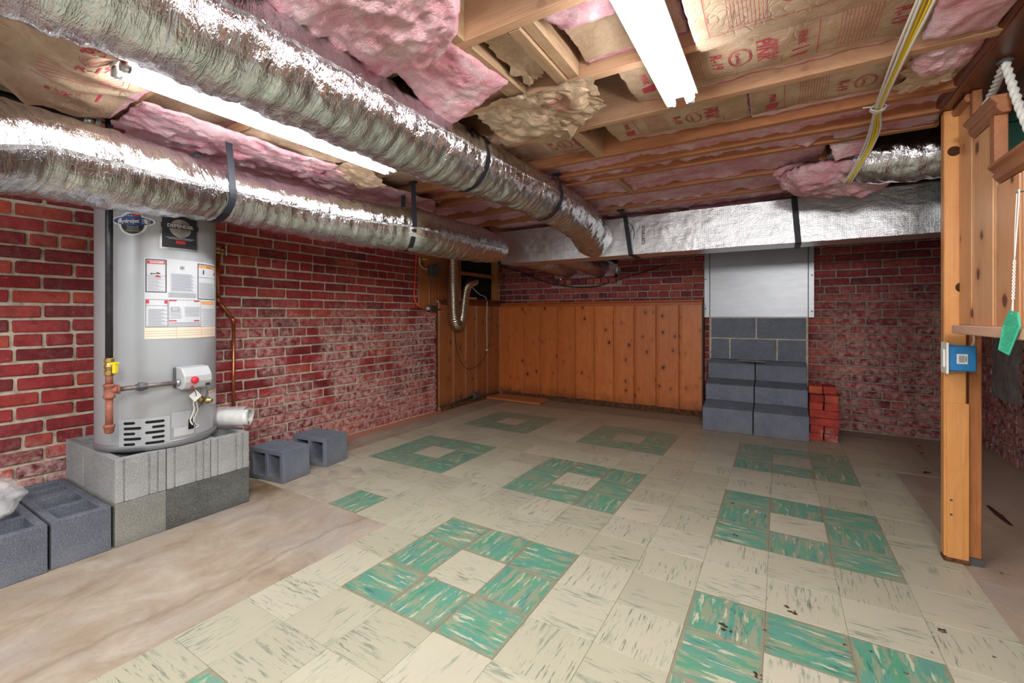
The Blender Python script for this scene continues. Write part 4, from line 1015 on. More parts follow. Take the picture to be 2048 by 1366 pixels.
# ------------------------------------------------------------------ water heater
HC=V((-1.33,-.08,0)); HR=.25; HZ0=.392; HZ1=1.60
def hs(px,py,r=HR):
    d=_ray(px,py); o=_C-HC; a=d.x**2+d.y**2; b_=2*(o.x*d.x+o.y*d.y); c=o.x**2+o.y**2-r*r; disc=max(0,b_*b_-4*a*c)
    t=(-b_-math.sqrt(disc))/(2*a); p=_C+d*t; return math.atan2(p.y-HC.y,p.x-HC.x),p.z
def cyp(phi0,z0,off=.0015): return lambda x,y,o=0: V((HC.x+(HR+off+o)*math.cos(phi0+x/HR),HC.y+(HR+off+o)*math.sin(phi0+x/HR),z0+y))
def cplate(mb,f,x0,y0,x1,y1,o=.002,n=10):
    mb.grid(lambda s,t:f(x0+(x1-x0)*s,y0+(y1-y0)*t,o),n,1); b=[]
    mb.grid(lambda s,t:f(x0+(x1-x0)*s,y0 if t<.5 else y0,o*(1-t)),n,1); mb.grid(lambda s,t:f(x0+(x1-x0)*s,y1,o*(1-t)),n,1)
    mb.grid(lambda s,t:f(x0,y0+(y1-y0)*s,o*(1-t)),1,1); mb.grid(lambda s,t:f(x1,y0+(y1-y0)*s,o*(1-t)),1,1)
hw=empty('water_heater',(HC.x,HC.y,HZ0),'tall grey gas water heater on the block pedestal','water heater')
b=MB(); b.lathe((HC.x,HC.y,0),[(HR-.012,HZ0+.012),(HR,HZ0+.03),(HR,HZ1-.03),(HR-.006,HZ1-.012),(HR-.03,HZ1),(.05,HZ1+.02)],96); b.build('tank',M['heater'],hw,True).modifiers.new('e','EDGE_SPLIT').split_angle=.6
b=MB(); b.lathe((HC.x,HC.y,0),[(HR-.02,HZ0),(HR+.002,HZ0+.002),(HR+.003,HZ0+.03),(HR,HZ0+.034)],96); b.build('base_ring',M['heater_band'],hw,True)
b=MB(); b.lathe((HC.x,HC.y,0),[(.045,HZ1+.01),(.045,1.90)],32); b.build('flue_pipe',M['galv'],hw,True)
# vent grille
p0=hs(239,866); p1=hs(340,866); g=cyp((p0[0]+p1[0])/2,.475); wdt=(p1[0]-p0[0])*HR
b=MB(); cplate(b,g,-wdt/2,-.055,wdt/2,.072,.002); b.build('vent_panel',M['heater'],hw)
b=MB()
def slot(mb,f,x0,x1,y,h=.0052):
    n=10; P=[]
    for i in range(7): a=math.pi/2+math.pi*i/6; P.append((x0+h+h*math.cos(a),y+h*math.sin(a)))
    for i in range(7): a=-math.pi/2+math.pi*i/6; P.append((x1-h+h*math.cos(a),y+h*math.sin(a)))
    m_=14; top=[];bot=[]
    for i in range(m_+1):
        x=x0+(x1-x0)*i/m_; k=h
        if x<x0+h: k=math.sqrt(max(0,h*h-(x0+h-x)**2))
        if x>x1-h: k=math.sqrt(max(0,h*h-(x-x1+h)**2))
        bot.append(f(x,y-k,.0028)); top.append(f(x,y+k,.0028))
    mb.add(bot+top,[(i,i+1,m_+2+i,m_+1+i) for i in range(m_)])
L_=-wdt/2+wdt*.10; Rr=wdt/2-wdt*.10
for i in range(5):
    y=.052-.0245*i
    slot(b,g,L_,L_+wdt*(.24 if i%2==0 else .36),y,.0062); slot(b,g,Rr-wdt*(.38 if i%2==0 else .25),Rr,y,.0062)
b.build('vent_slot_shade',M['opening_shade'],hw)  # flat near-black patches, shade inside the slots painted on
# access door & sight glass
p0=hs(342,850); p1=hs(384,850); g=cyp((p0[0]+p1[0])/2,.515); wd2=(p1[0]-p0[0])*HR
b=MB(); cplate(b,g,-wd2/2,-.03,wd2/2,.045,.004); b.build('burner_door',M['heater'],hw)
b=MB(); cplate(b,g,-wd2/2+.01,-.075,wd2/2+.01,-.03,.002); b.build('sight_glass',M['plastic_grey'],hw)
b=MB(); cplate(b,g,wd2*.28,-.05,wd2*.55,.0,.005); b.build('burner_opening_shade',M['opening_shade'],hw)  # flat near-black plate, the opening's inner shade as colour
p0=hs(389,850); p1=hs(424,850); g=cyp((p0[0]+p1[0])/2,.525); wd3=(p1[0]-p0[0])*HR
b=MB(); cplate(b,g,-wd3/2,-.09,wd3/2,.045,.003); b.build('burner_door',M['heater'],hw)
# instruction labels
lx0=hs(289,600)[0]; lx1=hs(429,600)[0]; zt=hs(310,516)[1]; zb=hs(310,678)[1]; W_=(lx1-lx0)*HR; Hh=zt-zb
g=cyp(lx0,zb)
def P_(m_,key,lab=None,name='label_print'): 
    if m_.v: tag(m_.build(name,M[key],hw,label=lab),kind='stuff' if name=='label_print' else None)
b=MB(); rect_on(b,0,0,W_,Hh,g,20,1); P_(b,'paper','large white instruction label','instruction_label')
k=cyp(lx0,zb,.0022); q=cyp(lx0,zb,.0028)
bi=MB();br=MB();bo=MB();bg=MB();bp=MB();bw=MB()
rect_on(bp,.0,.0,W_,Hh*.145,k,20)
for i in range(1,4): rect_on(bg,.004,Hh*.03*i+.002,W_-.006,Hh*.03*i+.0032,q,16)
for x in(.33,.66): rect_on(bo,W_*x,0.002,W_*x+.0015,Hh*.14,q)
fr_=lambda k_:(hs(289+140*k_,600)[0]-lx0)*HR
# danger box left
dx0,dx1,dy0,dy1=.004,fr_(.315),Hh*.575,Hh*.985
frame_on(bi,dx0,dy0,dx1,dy1,.004,k); rect_on(br,dx0+.006,dy1-.022,dx1-.006,dy1-.007,q,6)
text_on(bw,'DANGER',.013,lambda x,y:cyp(lx0,zb,.0033)((dx0+dx1)/2+.003+x,dy1-.0145+y),.0004)
rect_on(bi,dx0+.004,dy0+(dy1-dy0)*.5,dx1-.004,dy0+(dy1-dy0)*.5+.0012,q,6)
for i in range(12): rect_on(bg,dx0+.009,dy0+.008+i*.0058,dx1-.012-.01*(i%3),dy0+.0095+i*.0058,q,6)
for (x,y,r_) in((.022,.088,.004),(.032,.0885,.003),(.045,.092,.0045),(.052,.09,.0035)): rect_on(bi,dx0+x-r_,dy0+y-r_*.7,dx0+x+r_,dy0+y+r_*.7,q,2)
rect_on(bi,dx0+.02,dy0+.0885,dx0+.055,dy0+.091,q,3)
br.add([q(dx0+.035,dy0+.074),q(dx0+.062,dy0+.070),q(dx0+.055,dy0+.076),q(dx0+.044,dy0+.084)],[(0,1,2,3)])
# warning box right
wx0,wx1,wy0,wy1=fr_(.755),W_-.002,Hh*.505,Hh*.975
frame_on(bi,wx0,wy0,wx1,wy1,.004,k); rect_on(bo,wx0+.005,wy1-.02,wx1-.005,wy1-.006,q,6)
text_on(bi,'WARNING',.009,lambda x,y:cyp(lx0,zb,.0033)((wx0+wx1)/2+x,wy1-.0135+y))
rect_on(bi,wx0+.004,wy0+(wy1-wy0)*.62,wx1-.004,wy0+(wy1-wy0)*.62+.0012,q,6); rect_on(bi,wx0+.03,wy1-.052,wx0+.038,wy1-.03,q)
br.add([q(wx1-.03,wy1-.05),q(wx1-.012,wy1-.05),q(wx1-.016,wy1-.03)],[(0,1,2)])
for i in range(14): rect_on(bg,wx0+.009,wy0+.01+i*.0056,wx1-.01-.008*(i%3),wy0+.0114+i*.0056,q,5)
# middle top: emblem and text
text_on(bi,'★' if False else '*',.05,lambda x,y:q(fr_(.535)+x,Hh*.87+y))
for i in range(15): rect_on(bg,fr_(.37)+.004*(i%2),Hh*.60+i*.0058,fr_(.70)-.006*(i%3),Hh*.60+i*.0058+.0022,q,10)
for i in range(5): rect_on(bg,fr_(.34),Hh*.52+i*.0052,fr_(.73),Hh*.52+i*.0052+.002,q,10)
# lower half
ly0,ly1=Hh*.15,Hh*.49
frame_on(bi,.004,ly0,fr_(.335),ly1,.0018,k); rect_on(br,.006,ly1-.02,.018,ly1-.004,q,2); rect_on(br,fr_(.335)-.014,ly1-.02,fr_(.335)-.003,ly1-.004,q,2)
rect_on(bi,.004,ly1-.03,fr_(.335),ly1-.0288,q,6)
for i in range(14): rect_on(bg,.014,ly0+.006+i*.0058,fr_(.32)-.01*(i%3),ly0+.008+i*.0058,q,8)
frame_on(bi,fr_(.345),ly0,fr_(.80),ly1,.0012,k)
for x in(fr_(.35),fr_(.70)):
    rect_on(br,x,ly1-.007,x+.03,ly1-.002,q,4); rect_on(br,x,ly0+.026,x+.03,ly0+.031,q,4)
for i in range(9): rect_on(bg,fr_(.365),ly0+.04+i*.006,fr_(.52),ly0+.0415+i*.006,q,8); rect_on(bg,fr_(.57),ly0+.05+i*.0055,fr_(.78),ly0+.0514+i*.0055,q,8)
for i in range(3): rect_on(bg,fr_(.36),ly0+.006+i*.006,fr_(.79),ly0+.008+i*.006,q,10)
frame_on(bi,fr_(.38),ly0+.075,fr_(.49),ly0+.095,.0012,q,3)
for i in range(9): rect_on(bg,fr_(.82),ly0+.008+i*.0095,fr_(.985),ly0+.0095+i*.0095,q,8)
rect_on(bo,fr_(.81),ly1-.02,fr_(.99),ly1-.004,k,6)
rect_on(bi,0.002,ly0-.003,W_-.002,ly0-.0018,q,20)
P_(bp,'pale_orange');P_(bi,'ink');P_(br,'red_ink');P_(bo,'orange_ink');P_(bg,'ink_grey');P_(bw,'paper_w')
# round cleaning badge
fc=hs(265,447); g=cyp(fc[0],fc[1],.0015); g2=cyp(fc[0],fc[1],.0022); g3=cyp(fc[0],fc[1],.003); g4=cyp(fc[0],fc[1],.0036)
def disc_on(mb,f,cx,cy,rx,ry,n=28,a0=0,a1=360,m_=1):
    P=[f(cx,cy)]+[f(cx+rx*math.cos(math.radians(a0+(a1-a0)*i/n)),cy+ry*math.sin(math.radians(a0+(a1-a0)*i/n))) for i in range(n+1)]
    mb.add(P,[(0,i+1,i+2) for i in range(n)])
b=MB(); disc_on(b,g,0,0,.058,.056); disc_on(b,cyp(fc[0],fc[1],.0014),.0,.012,.088,.026); b.build('badge',M['paper_w'],hw,label='round white badge')
b=MB(); disc_on(b,g2,0,.0,.048,.046,20,0,180); disc_on(b,g2,0,.012,.08,.02); b.build('badge_blue',M['blue_sticker'],hw)
b=MB(); disc_on(b,g2,0,-.004,.046,.044,20,180,360); b.build('badge_black',M['ink'],hw)
b=MB(); rect_on(b,-.0,.034,.034,.042,g3,4); b.build('badge_red',M['red_ink'],hw)
b=MB(); text_on(b,'Hydrojet',.0235,lambda x,y:g4(x-.016,.01+y+x*.06),.0007)
for i in range(3): rect_on(b,.036,.003+i*.008,.07,.005+i*.008,g4,4)
for i in range(3): rect_on(b,-.025+i*.004,-.035+i*.009,.03-i*.002,-.0335+i*.009,g3,4)
for i in range(4): disc_on(b,g3,-.034+i*.010,.036,.0026,.0026,6)
b.build('lettering',M['paper_w'],hw)
# black name plate
fc=hs(361,470); g=cyp(fc[0],fc[1],.0015); g2=cyp(fc[0],fc[1],.0035); g3=cyp(fc[0],fc[1],.0045); g4=cyp(fc[0],fc[1],.0055)
b=MB(); cplate(b,g,-.082,-.075,.082,.10,.0018); b.build('name_plate',M['galv'],hw,label='chrome edged black plate')
b=MB(); rect_on(b,-.074,-.066,.074,.096,g2,10); b.build('plate_face',M['ink'],hw)
b=MB(); disc_on(b,g3,.0,.03,.046,.044); b.build('plate_shield',M['galv'],hw)
b=MB(); rect_on(b,-.078,.028,.082,.052,cyp(fc[0],fc[1],.005),10); b.build('plate_band',M['ink'],hw)
b=MB(); text_on(b,'DEFENDER',.0225,lambda x,y:g4(x,.040+y),.0012)
b.build('lettering',M['plastic_grey'],hw)
b=MB(); rect_on(b,-.06,-.018,.06,-.0165,g4,8); rect_on(b,-.05,-.024,.05,-.0228,g4,8); b.build('lettering',M['paper_w'],hw)
b=MB(); rect_on(b,-.02,-.045,.02,-.03,g3,4); b.build('plate_red',M['red_ink'],hw)
# small label low right and grey strip
fc=hs(426,792); g=cyp(fc[0],fc[1],.0015)
b=MB(); rect_on(b,-.05,-.045,.06,.035,g,6); b.build('small_label',M['paper'],hw)
b=MB(); rect_on(b,-.045,.02,.055,.03,cyp(fc[0],fc[1],.002),6); b.build('small_label_band',M['orange_ink'],hw)
b=MB(); 
for i in range(5): rect_on(b,-.045,-.035+i*.01,.05,-.034+i*.01,cyp(fc[0],fc[1],.002),6)
b.build('small_label_print',M['ink_grey'],hw)
# drain valve
fc=hs(402,800); n_=V((math.cos(fc[0]),math.sin(fc[0]),0)); tg=V((-n_.y,n_.x,0)); p=V((HC.x,HC.y,fc[1]))+n_*HR
b=MB(); b.lathe(p,[(.02,0),(.02,.004),(.011,.006),(.011,.03),(.015,.032),(.015,.045),(.009,.047),(.009,.062)],20,n_); b.build('drain_valve',M['brass'],hw,True)
# gas control valve
fc=hs(378,752); n_=V((math.cos(fc[0]),math.sin(fc[0]),0)); tg=V((-n_.y,n_.x,0)); p=V((HC.x,HC.y,fc[1]))+n_*HR
b=MB(); poly=[(0,-.048),(.05,-.058),(.066,-.05),(.078,-.02),(.078,.008),(.05,.048),(.0,.052)]
b.prism(poly,p-tg*.066,tg*.132,n_,V((0,0,1))); b.build('gas_control',M['plastic_grey'],hw,bevel=.006,seg=3)
b=MB(); b.box(p-tg*.0+n_*.006,(.012,.15,.10),Matrix((n_,tg,V((0,0,1)))).transposed()); b.build('control_back',M['dark_grey'],hw,bevel=.003)
b=MB(); q_=p-tg*.022+n_*.079+V((0,0,-.012)); b.lathe(q_,[(.017,-.006),(.017,.008),(.012,.014),(.004,.016)],24,n_); b.build('red_knob',M['red'],hw,True)
b=MB(); b.box(p-tg*.026+n_*.066+V((0,0,-.046)),(.012,.012,.01)); b.build('red_button',M['red'],hw)
b=MB(); b.box(p+tg*.045+n_*.074+V((0,0,-.040)),(.008,.018,.012),Matrix((n_,tg,V((0,0,1)))).transposed()); b.build('window',M['ink'],hw)
cv=p.copy(); cn=n_.copy(); ct=tg.copy()
# wiring and tags
for i,(pts,mt_,r_) in enumerate((([(.01,.03,-.05),(.012,.03,-.09),(.01,.02,-.13),(.012,.02,-.17),(-.005,.02,-.215),(.0,.03,-.24)],'cable_white',.0035),([(.03,.03,-.05),(.03,.03,-.10),(.022,.02,-.16),(.01,.02,-.20),(.004,.03,-.23)],'galv',.003),
   ([(.048,.05,-.05),(.058,.05,-.09),(.045,.03,-.13),(.035,.02,-.16)],'cable_dark',.0018),([(-.012,.05,-.05),(-.004,.06,-.08),(.012,.04,-.11),(.03,.03,-.13)],'cable_dark',.0018),([(.018,.03,-.13),(.03,.02,-.17),(.015,.02,-.21),(.02,.02,-.24),(.035,.02,-.25),(.02,.02,-.26)],'cable_white',.0025))):
    P=catmull([cv+ct*a+cn*max(c_,.012)+V((0,0,z)) for a,c_,z in pts],6); b=MB(); b.tube(P,r_,8); b.build('wire',M[mt_],hw,True)
b=MB(); q_=cv+ct*.0+cn*.05+V((0,0,-.095)); b.box(q_,(.003,.042,.042),Matrix((cn,(ct+V((0,0,1))*.8).normalized(),(V((0,0,1))-ct*.8).normalized())).transposed()); b.build('paper_tag',M['paper_w'],hw)
# ------------------------------------------------------------------ gas pipe
gp=empty('gas_pipe',(-1.075,-.36,.5),'black iron gas pipe with yellow handled valve beside the heater','pipe')
gx,gy=-1.075,-.36
zz=lambda y: atF(217,y,1.95).z
b=MB(); b.tube([(gx,gy,zz(718)),(gx,gy,1.89)],.0135,20); b.build('upper_pipe',M['black_iron'],gp,True)
b=MB(); b.lathe((gx,gy,0),[(.017,zz(751)),(.019,zz(749)),(.019,zz(742)),(.014,zz(741)),(.016,zz(738)),(.02,zz(733)),(.016,zz(728)),(.015,zz(726)),(.019,zz(724)),(.019,zz(718)),(.016,zz(716))],8); b.build('gas_cock',M['brass'],gp)
rv=V((math.cos(YAW),-math.sin(YAW),0)); fv=V((math.sin(YAW),math.cos(YAW),0))
b=MB(); b.tube([V((gx,gy,zz(733))),V((gx,gy,zz(733)))+rv*.028],.008,10); b.build('valve_stem',M['brass'],gp,True)
b=MB(); c=V((gx,gy,0))+rv*.03; b.box(c+V((0,0,zz(727)))-fv*.008,(.022,.03,.012),Matrix((rv,fv,V((0,0,1)))).transposed()); b.box(c+rv*.004+V((0,0,zz(736)))-fv*.01,(.014,.02,.045),Matrix((rv,fv,V((0,0,1)))).transposed()); b.build('yellow_handle',M['yellow'],gp,bevel=.003)
b=MB(); b.tube([(gx,gy,zz(768)),(gx,gy,zz(750))],.0135,20); b.build('nipple',M['rusty'],gp,True)
b=MB(); b.lathe((gx,gy,0),[(.018,zz(797)),(.022,zz(796)),(.022,zz(791)),(.0185,zz(790)),(.0185,zz(774)),(.022,zz(773)),(.022,zz(769)),(.018,zz(768))],24)
tp_=V((gx,gy,zz(781))); tgt=cv-ct*.066+cn*.035+V((0,0,-.02)); dr=(tgt-tp_).normalized()
b.tube([tp_,tp_+dr*.03],.017,20); b.tube([tp_+dr*.027,tp_+dr*.035],.021,20); b.build('tee',M['rusty'],gp,True)
b=MB(); b.tube([(gx,gy,zz(855)),(gx,gy,zz(795))],.0135,20); b.build('drip_leg',M['rusty'],gp,True)
b=MB(); b.lathe((gx,gy,0),[(.012,zz(867)),(.017,zz(864)),(.018,zz(856)),(.021,zz(855)),(.021,zz(850)),(.017,zz(849))],20); b.build('pipe_cap',M['rusty'],gp,True)
b=MB(); b.tube([tp_+dr*.03,tgt],.0105,16); b.build('branch_pipe',M['grey_iron'],gp,True)
L_=(tgt-tp_).length; b=MB()
for a,c_,r_ in((.36,.40,.015),(.40,.47,.022),(.47,.52,.016)): b.tube([tp_+dr*L_*a,tp_+dr*L_*c_],r_,6 if r_>.02 else 12)
b.build('union',M['dark_grey'],gp)
b=MB(); b.tube([tgt-dr*.012,tgt+dr*.004],.016,12); b.build('coupling',M['galv'],gp,True)
# copper pipe
cp=empty('copper_pipe',(-1.70,.45,.42),'copper water pipe climbing the brick beside the heater','pipe')
P=[atX(436,505,-1.70),atX(436,600,-1.70),atX(467,641,-1.70),V((-1.70,.482,.20))]
b=MB()
for a,c_ in zip(P,P[1:]): b.tube([a,c_],.011,16)
b.build('pipe',M['copper'],cp,True)
for q_ in P[1:3]:
    b=MB(); i=P.index(q_); d1=(P[i-1]-q_).normalized(); d2=(P[i+1]-q_).normalized(); b.tube([q_+d1*.025,q_,q_+d2*.025],.0135,16); b.build('elbow',M['copper'],cp,True)
b=MB(); q_=P[0]; b.lathe((q_.x,q_.y,q_.z),[(.012,-.01),(.018,-.008),(.018,.01),(.013,.012),(.02,.02),(.02,.04),(.012,.045)],10); b.tube([q_+V((0,0,.02)),q_+V((.0,.05,.02))],.009,10); b.build('valve',M['brass'],cp,True)
b=MB(); b.bb((q_.x-.01,q_.y+.045,q_.z-.015),(q_.x+.01,q_.y+.053,q_.z+.05)); b.build('bracket',M['white'],cp,bevel=.002)
# iron pipe on the ceiling at the left edge
ip=empty('iron_pipe',(-1.1,-.8,1.865),'black iron pipe under the joists at the left edge','pipe')
b=MB(); b.tube([(-1.1,-1.6,1.868),(-1.1,-.41,1.862)],.019,18); b.build('pipe',M['black_iron'],ip,True)
b=MB(); b.tube([(-1.1,-.42,1.862),(-1.1,-.30,1.862)],.015,16); b.build('reducer',M['rusty'],ip,True)
b=MB(); b.tube([(-1.1,-.44,1.862),(-1.1,-.41,1.862)],.022,16); b.build('collar',M['galv'],ip,True)
b=MB(); 
for s in(-1,1): ribbon([(-1.1+s*.004,-.395,1.99),(-1.1+s*.022,-.395,1.90),(-1.1+s*.022,-.395,1.862),(-1.1,-.395,1.838)],.014,(0,1,0)); 
mb=ribbon([(-1.1,-.395,2.0),(-1.078,-.395,1.90),(-1.076,-.395,1.862),(-1.1,-.395,1.838),(-1.122,-.395,1.862)],.016,(0,1,0)); mb.build('hanger_strap',M['galv'],ip)
b=MB(); b.bb((-1.12,-.375,1.89),(-1.08,-.335,2.02)); o=b.build('wood_block',M['stud'],bevel=.002); tag(o,'short raw wood block beside the iron pipe hanger','block')
# ------------------------------------------------------------------ paper roll and plastic bag on the blocks
rc=V((-1.26,.19,.392)); ra=V((.80,.60,0)).normalized(); rs_=V((-ra.y,ra.x,0))
pr=empty('rolled_manual',rc,'rolled white instruction manual in a clear bag beside the heater','papers')
def roll(sc,turns,r0,r1,len0,len1,squash=.95):
    mb=MB(); n=int(turns*22)
    def f(s,t):
        a=s*turns*2*math.pi; r=r0+(r1-r0)*s; x=math.cos(a)*r; z=math.sin(a)*r*squash
        return rc+V((0,0,.064))+rs_*x+V((0,0,z))+ra*(len0+(len1-len0)*t+.004*math.sin(a*2))
    mb.grid(f,n,6); return mb
roll(1,3.2,.022,.052,.0,.155).build('paper_roll',M['paper_w'],pr,True)
mb=MB(); mb.grid(lambda s,t:rc+V((0,0,.064))+rs_*math.cos(s*6.283)*(.061+.008*noise.noise(V((s*5,t*5,0))))*(1-.5*max(0,.35-t))+V((0,0,math.sin(s*6.283)*(.061+.006*noise.noise(V((s*6,t*6,4))))))+ra*(-.05+.19*t),48,30)
mb.build('clear_sleeve',M['film'],pr,True)
pg=empty('plastic_bag',(-1.36,-.70,.195),'crumpled clear plastic bag on the dark blocks at the left edge','bag')
mb=MB()
def bag(s,t):
    a=s*2*math.pi; e=t*math.pi*.98+.01; d=V((math.sin(e)*math.cos(a),math.sin(e)*math.sin(a),math.cos(e)))
    k=1+.35*noise.noise(d*1.7+V((4,0,0)))+.12*abs(noise.noise(d*3))+.02*noise.noise(d*9)
    p=V((d.x*.19*k,d.y*.13*k,d.z*.075*k)); p.z=max(p.z,-.066); return V((-1.37,-.70,.262))+p
mb.grid(bag,90,48); mb.build('film',M['film'],pg,True)
# ------------------------------------------------------------------ plank on the floor
b=MB(); b.prism([(-1.695,3.50),(-.93,3.47),(-.955,3.78),(-1.66,3.80)],(0,0,.004),(0,0,.02),(1,0,0),(0,1,0)); o=b.build('pine_plank',M['plank'],bevel=.002); tag(o,'short pale pine plank lying on the floor in the far corner','plank')
# ------------------------------------------------------------------ far corner services
fh=empty('flexible_hose',(-1.6,3.0,.9),'silver corrugated vent hose looping in front of the left wainscot','hose')
pts=[atX(906,505,-1.56),atX(906,560,-1.56),atX(907,610,-1.555),atX(909,638,-1.56),atX(916,650,-1.59),atX(924,632,-1.62),atX(928,600,-1.64),atX(931,580,-1.65),atX(938,568,-1.66),atX(948,563,-1.70)]
D=resample(catmull(pts,14),.0035)
b=MB(); b.tube(D,[.056+.006*math.sin(math.pi*min(1,i/len(D)*1.6)) for i in range(len(D))],28,True,lambda L,a,i:.0042*math.cos(2*math.pi*L/.02)); b.build('hose',M['flex_alu'],fh,True)
def cord(name,pts,r_,mt,label,cat='cable',n=8,grp=None):
    P=catmull(pts,8); b=MB(); b.tube(P,r_,n); o=b.build(name,M[mt],None,True); return tag(o,label,cat,grp)
cord('thin_cable',[atX(909,655,-1.66),atX(912,690,-1.70),atX(920,720,-1.70),atX(935,738,-1.70),atX(953,732,-1.70),atX(968,715,-1.69),atX(982,672,-1.69),atX(983,620,-1.69),atX(978,603,-1.66)],.0035,'cable_dark','thin dark cable hanging in a loop on the left wainscot')
wc=empty('pull_cord',atX(973,700,-1.64),'white cord with a small plug hanging on the left wainscot','cord')
b=MB(); b.tube(catmull([atX(942,572,-1.66),atX(958,588,-1.63),atX(973,599,-1.63),atX(973,640,-1.64),atX(974,698,-1.66)],8),.004,8); b.build('cord',M['cable_white'],wc,True)
b=MB(); q_=atX(974,700,-1.66); b.box(q_,(.02,.028,.026)); b.build('plug',M['white'],wc,bevel=.004)
jb=empty('junction_box',atX(865,553,-1.70),'grey metal junction box with a white cable on the high wood panel','electrical box')
q_=atX(866,542,-1.69); b=MB(); b.box(q_,(.05,.12,.115)); b.build('box',M['dark_grey'],jb,bevel=.004)
b=MB(); b.box(q_+V((.027,0,0)),(.006,.125,.12)); b.build('cover',M['dark_grey'],jb,bevel=.003)
b=MB(); b.tube(catmull([atX(839,515,-1.70),atX(840,527,-1.70),atX(846,536,-1.70),atX(855,539,-1.69)],6),.006,8); b.build('cable',M['cable_white'],jb,True)
b=MB(); b.box(atX(850,519,-1.69),(.02,.05,.012)); b.build('yellow_connector',M['cable_yellow'],jb)
cord('orange_cable',[atX(833,505,-1.70),atX(831,540,-1.70),atX(829,570,-1.70),atX(829,597,-1.69),atX(836,611,-1.68),atX(850,618,-1.68)],.0075,'cable_orange','orange cord running down to the outlet on the high wood panel')
ob=empty('outlet_box',atX(862,622,-1.70),'dark outlet box at the foot of the high wood panel','electrical box')
b=MB(); q_=atX(864,617,-1.685); b.box(q_,(.055,.10,.06)); b.build('box',M['cable_dark'],ob,bevel=.005)
b=MB(); b.tube([q_+V((0,-.08,.0)),q_+V((0,-.04,0))],.02,12); b.build('plug',M['plastic_grey'],ob,True)
ob=empty('outlet_box',atX(945,795,-1.69),'low outlet box with conduit at the base of the left wainscot','electrical box')
b=MB(); q_=V((-1.685,3.28,.075)); b.box(q_,(.05,.12,.07)); b.build('box',M['dark_grey'],ob,bevel=.006)
b=MB(); b.tube([(-1.695,2.78,.045),(-1.69,3.24,.07)],.011,10); b.build('conduit',M['cable_dark'],ob,True)
cord('wall_cable',[atY(1000,533,3.87),atY(1045,545,3.86),atY(1080,560,3.85),atY(1130,572,3.85),atY(1185,573,3.85),atY(1235,560,3.87),atY(1300,540,3.88),atY(1330,530,3.88)],.006,'cable_dark','black cable drooping across the far brick wall')
cord('wall_cable',[atX(855,425,-1.5),atX(885,437,-1.5),atX(925,455,-1.5)],.006,'cable_orange','red cable stapled to a joist above the left duct')
# ------------------------------------------------------------------ yellow and white cables on the right
G='cable bundle below the joists'
base=[(1.74,-.5,1.885),(1.742,.2,1.88),(1.744,.50,1.872),(1.744,.80,1.868),(1.752,1.22,1.870),(1.772,1.44,1.862),(1.77,1.62,1.83),(1.735,1.80,1.765),(1.715,1.88,1.742)]
for i,(dx,mt_,lb) in enumerate(((-.0145,'cable_white','leftmost white cable of the bundle under the joists'),(-.007,'cable_white','second white cable from the left in the bundle'),(.001,'cable_yellow','left yellow cable of the bundle under the joists'),(.0085,'cable_yellow','right yellow cable of the bundle under the joists'),(.0155,'cable_white','white cable at the right side of the yellow pair'))):
    P=[V((x+dx*(1 if j!=4 else .8)+.003*math.sin(j*2+i),y,z-.003*(i%2)-(.008 if i==4 else 0))) for j,(x,y,z) in enumerate(base)]
    cord('electric_cable',P,.0042,mt_,lb,grp=G)
b=MB()
for j in range(3):
    b.tube([V((1.752+.025*math.cos(a),1.215+.012*j+.004*math.sin(3*a),1.868+.014*math.sin(a))) for a in [k*2*math.pi/20 for k in range(21)]],.0022,6)
b.tube([(1.70,1.20,1.872),(1.79,1.235,1.874)],.0022,6); o=b.build('cable_tie',M['cable_white'],None,True); tag(o,'pale wire tie around the yellow and white cables','tie')
# ------------------------------------------------------------------ pine post, stud and stair panelling
ps=empty('wooden_post',(2.03,1.475,0),'orange pine post standing at the right with a large dark knot','post')
b=MB(); b.bb((1.999,1.455,.02),(2.067,1.50,1.885)); b.build('upright',M['post'],ps,bevel=.003)
b=MB(); b.bb((2.006,1.449,.02),(2.074,1.4545,.665)); b.build('facing_board',M['post'],ps,bevel=.0015)
b=MB(); b.bb((1.998,1.447,.002),(2.076,1.502,.02)); b.build('chipped_foot',M['rot'],ps,bevel=.003)
for (z,x,r_,w_) in ((1.712,2.03,.021,1),(1.145,2.055,.022,1)):
    b=MB()
    b.lathe((x,1.4552,z),[(r_*w_,0),(r_*.9*w_,.0012),(.004,.0016)],20,(0,-1,0)); b.build('knot',M['bark'],ps)
b=MB(); 
for z in(.26,.20): b.lathe((2.02,1.4488,z),[(.005,0),(.004,.003)],8,(0,-1,0))
b.build('nail_heads',M['dark_grey'],ps); tag(bpy.context.scene.objects['nail_heads'],kind='stuff')
b=MB(); b.bb((2.08,1.475,.004),(2.118,1.56,.95)); o=b.build('wall_stud',M['stud'],bevel=.003); tag(o,'rough brown stud standing just behind the orange post','stud')
b=MB(); b.bb((2.078,1.462,.0),(2.12,1.475,.03)); b.build('stud_plate',M['dark_grey']); tag(bpy.context.scene.objects['stud_plate'],'small metal angle at the foot of the rough stud','bracket')
sw=empty('stair_panelling',(2.05,.8,.99),'bright knotty pine stair panelling with stepped top at the right','panelling')
YS=[1.4545,1.29,1.085,.88,.68,.47,.24,.0,-.25]
for a,c_ in zip(YS,YS[1:]):
    zt=1.884 if c_>=1.28 else (1.70 if c_>=1.08 else 1.47)
    board_prism(c_,a,(2.063,0,0),(0,1,0),(-1,0,0),.992,zt,.018).build('board',M['pine_bright'],sw)
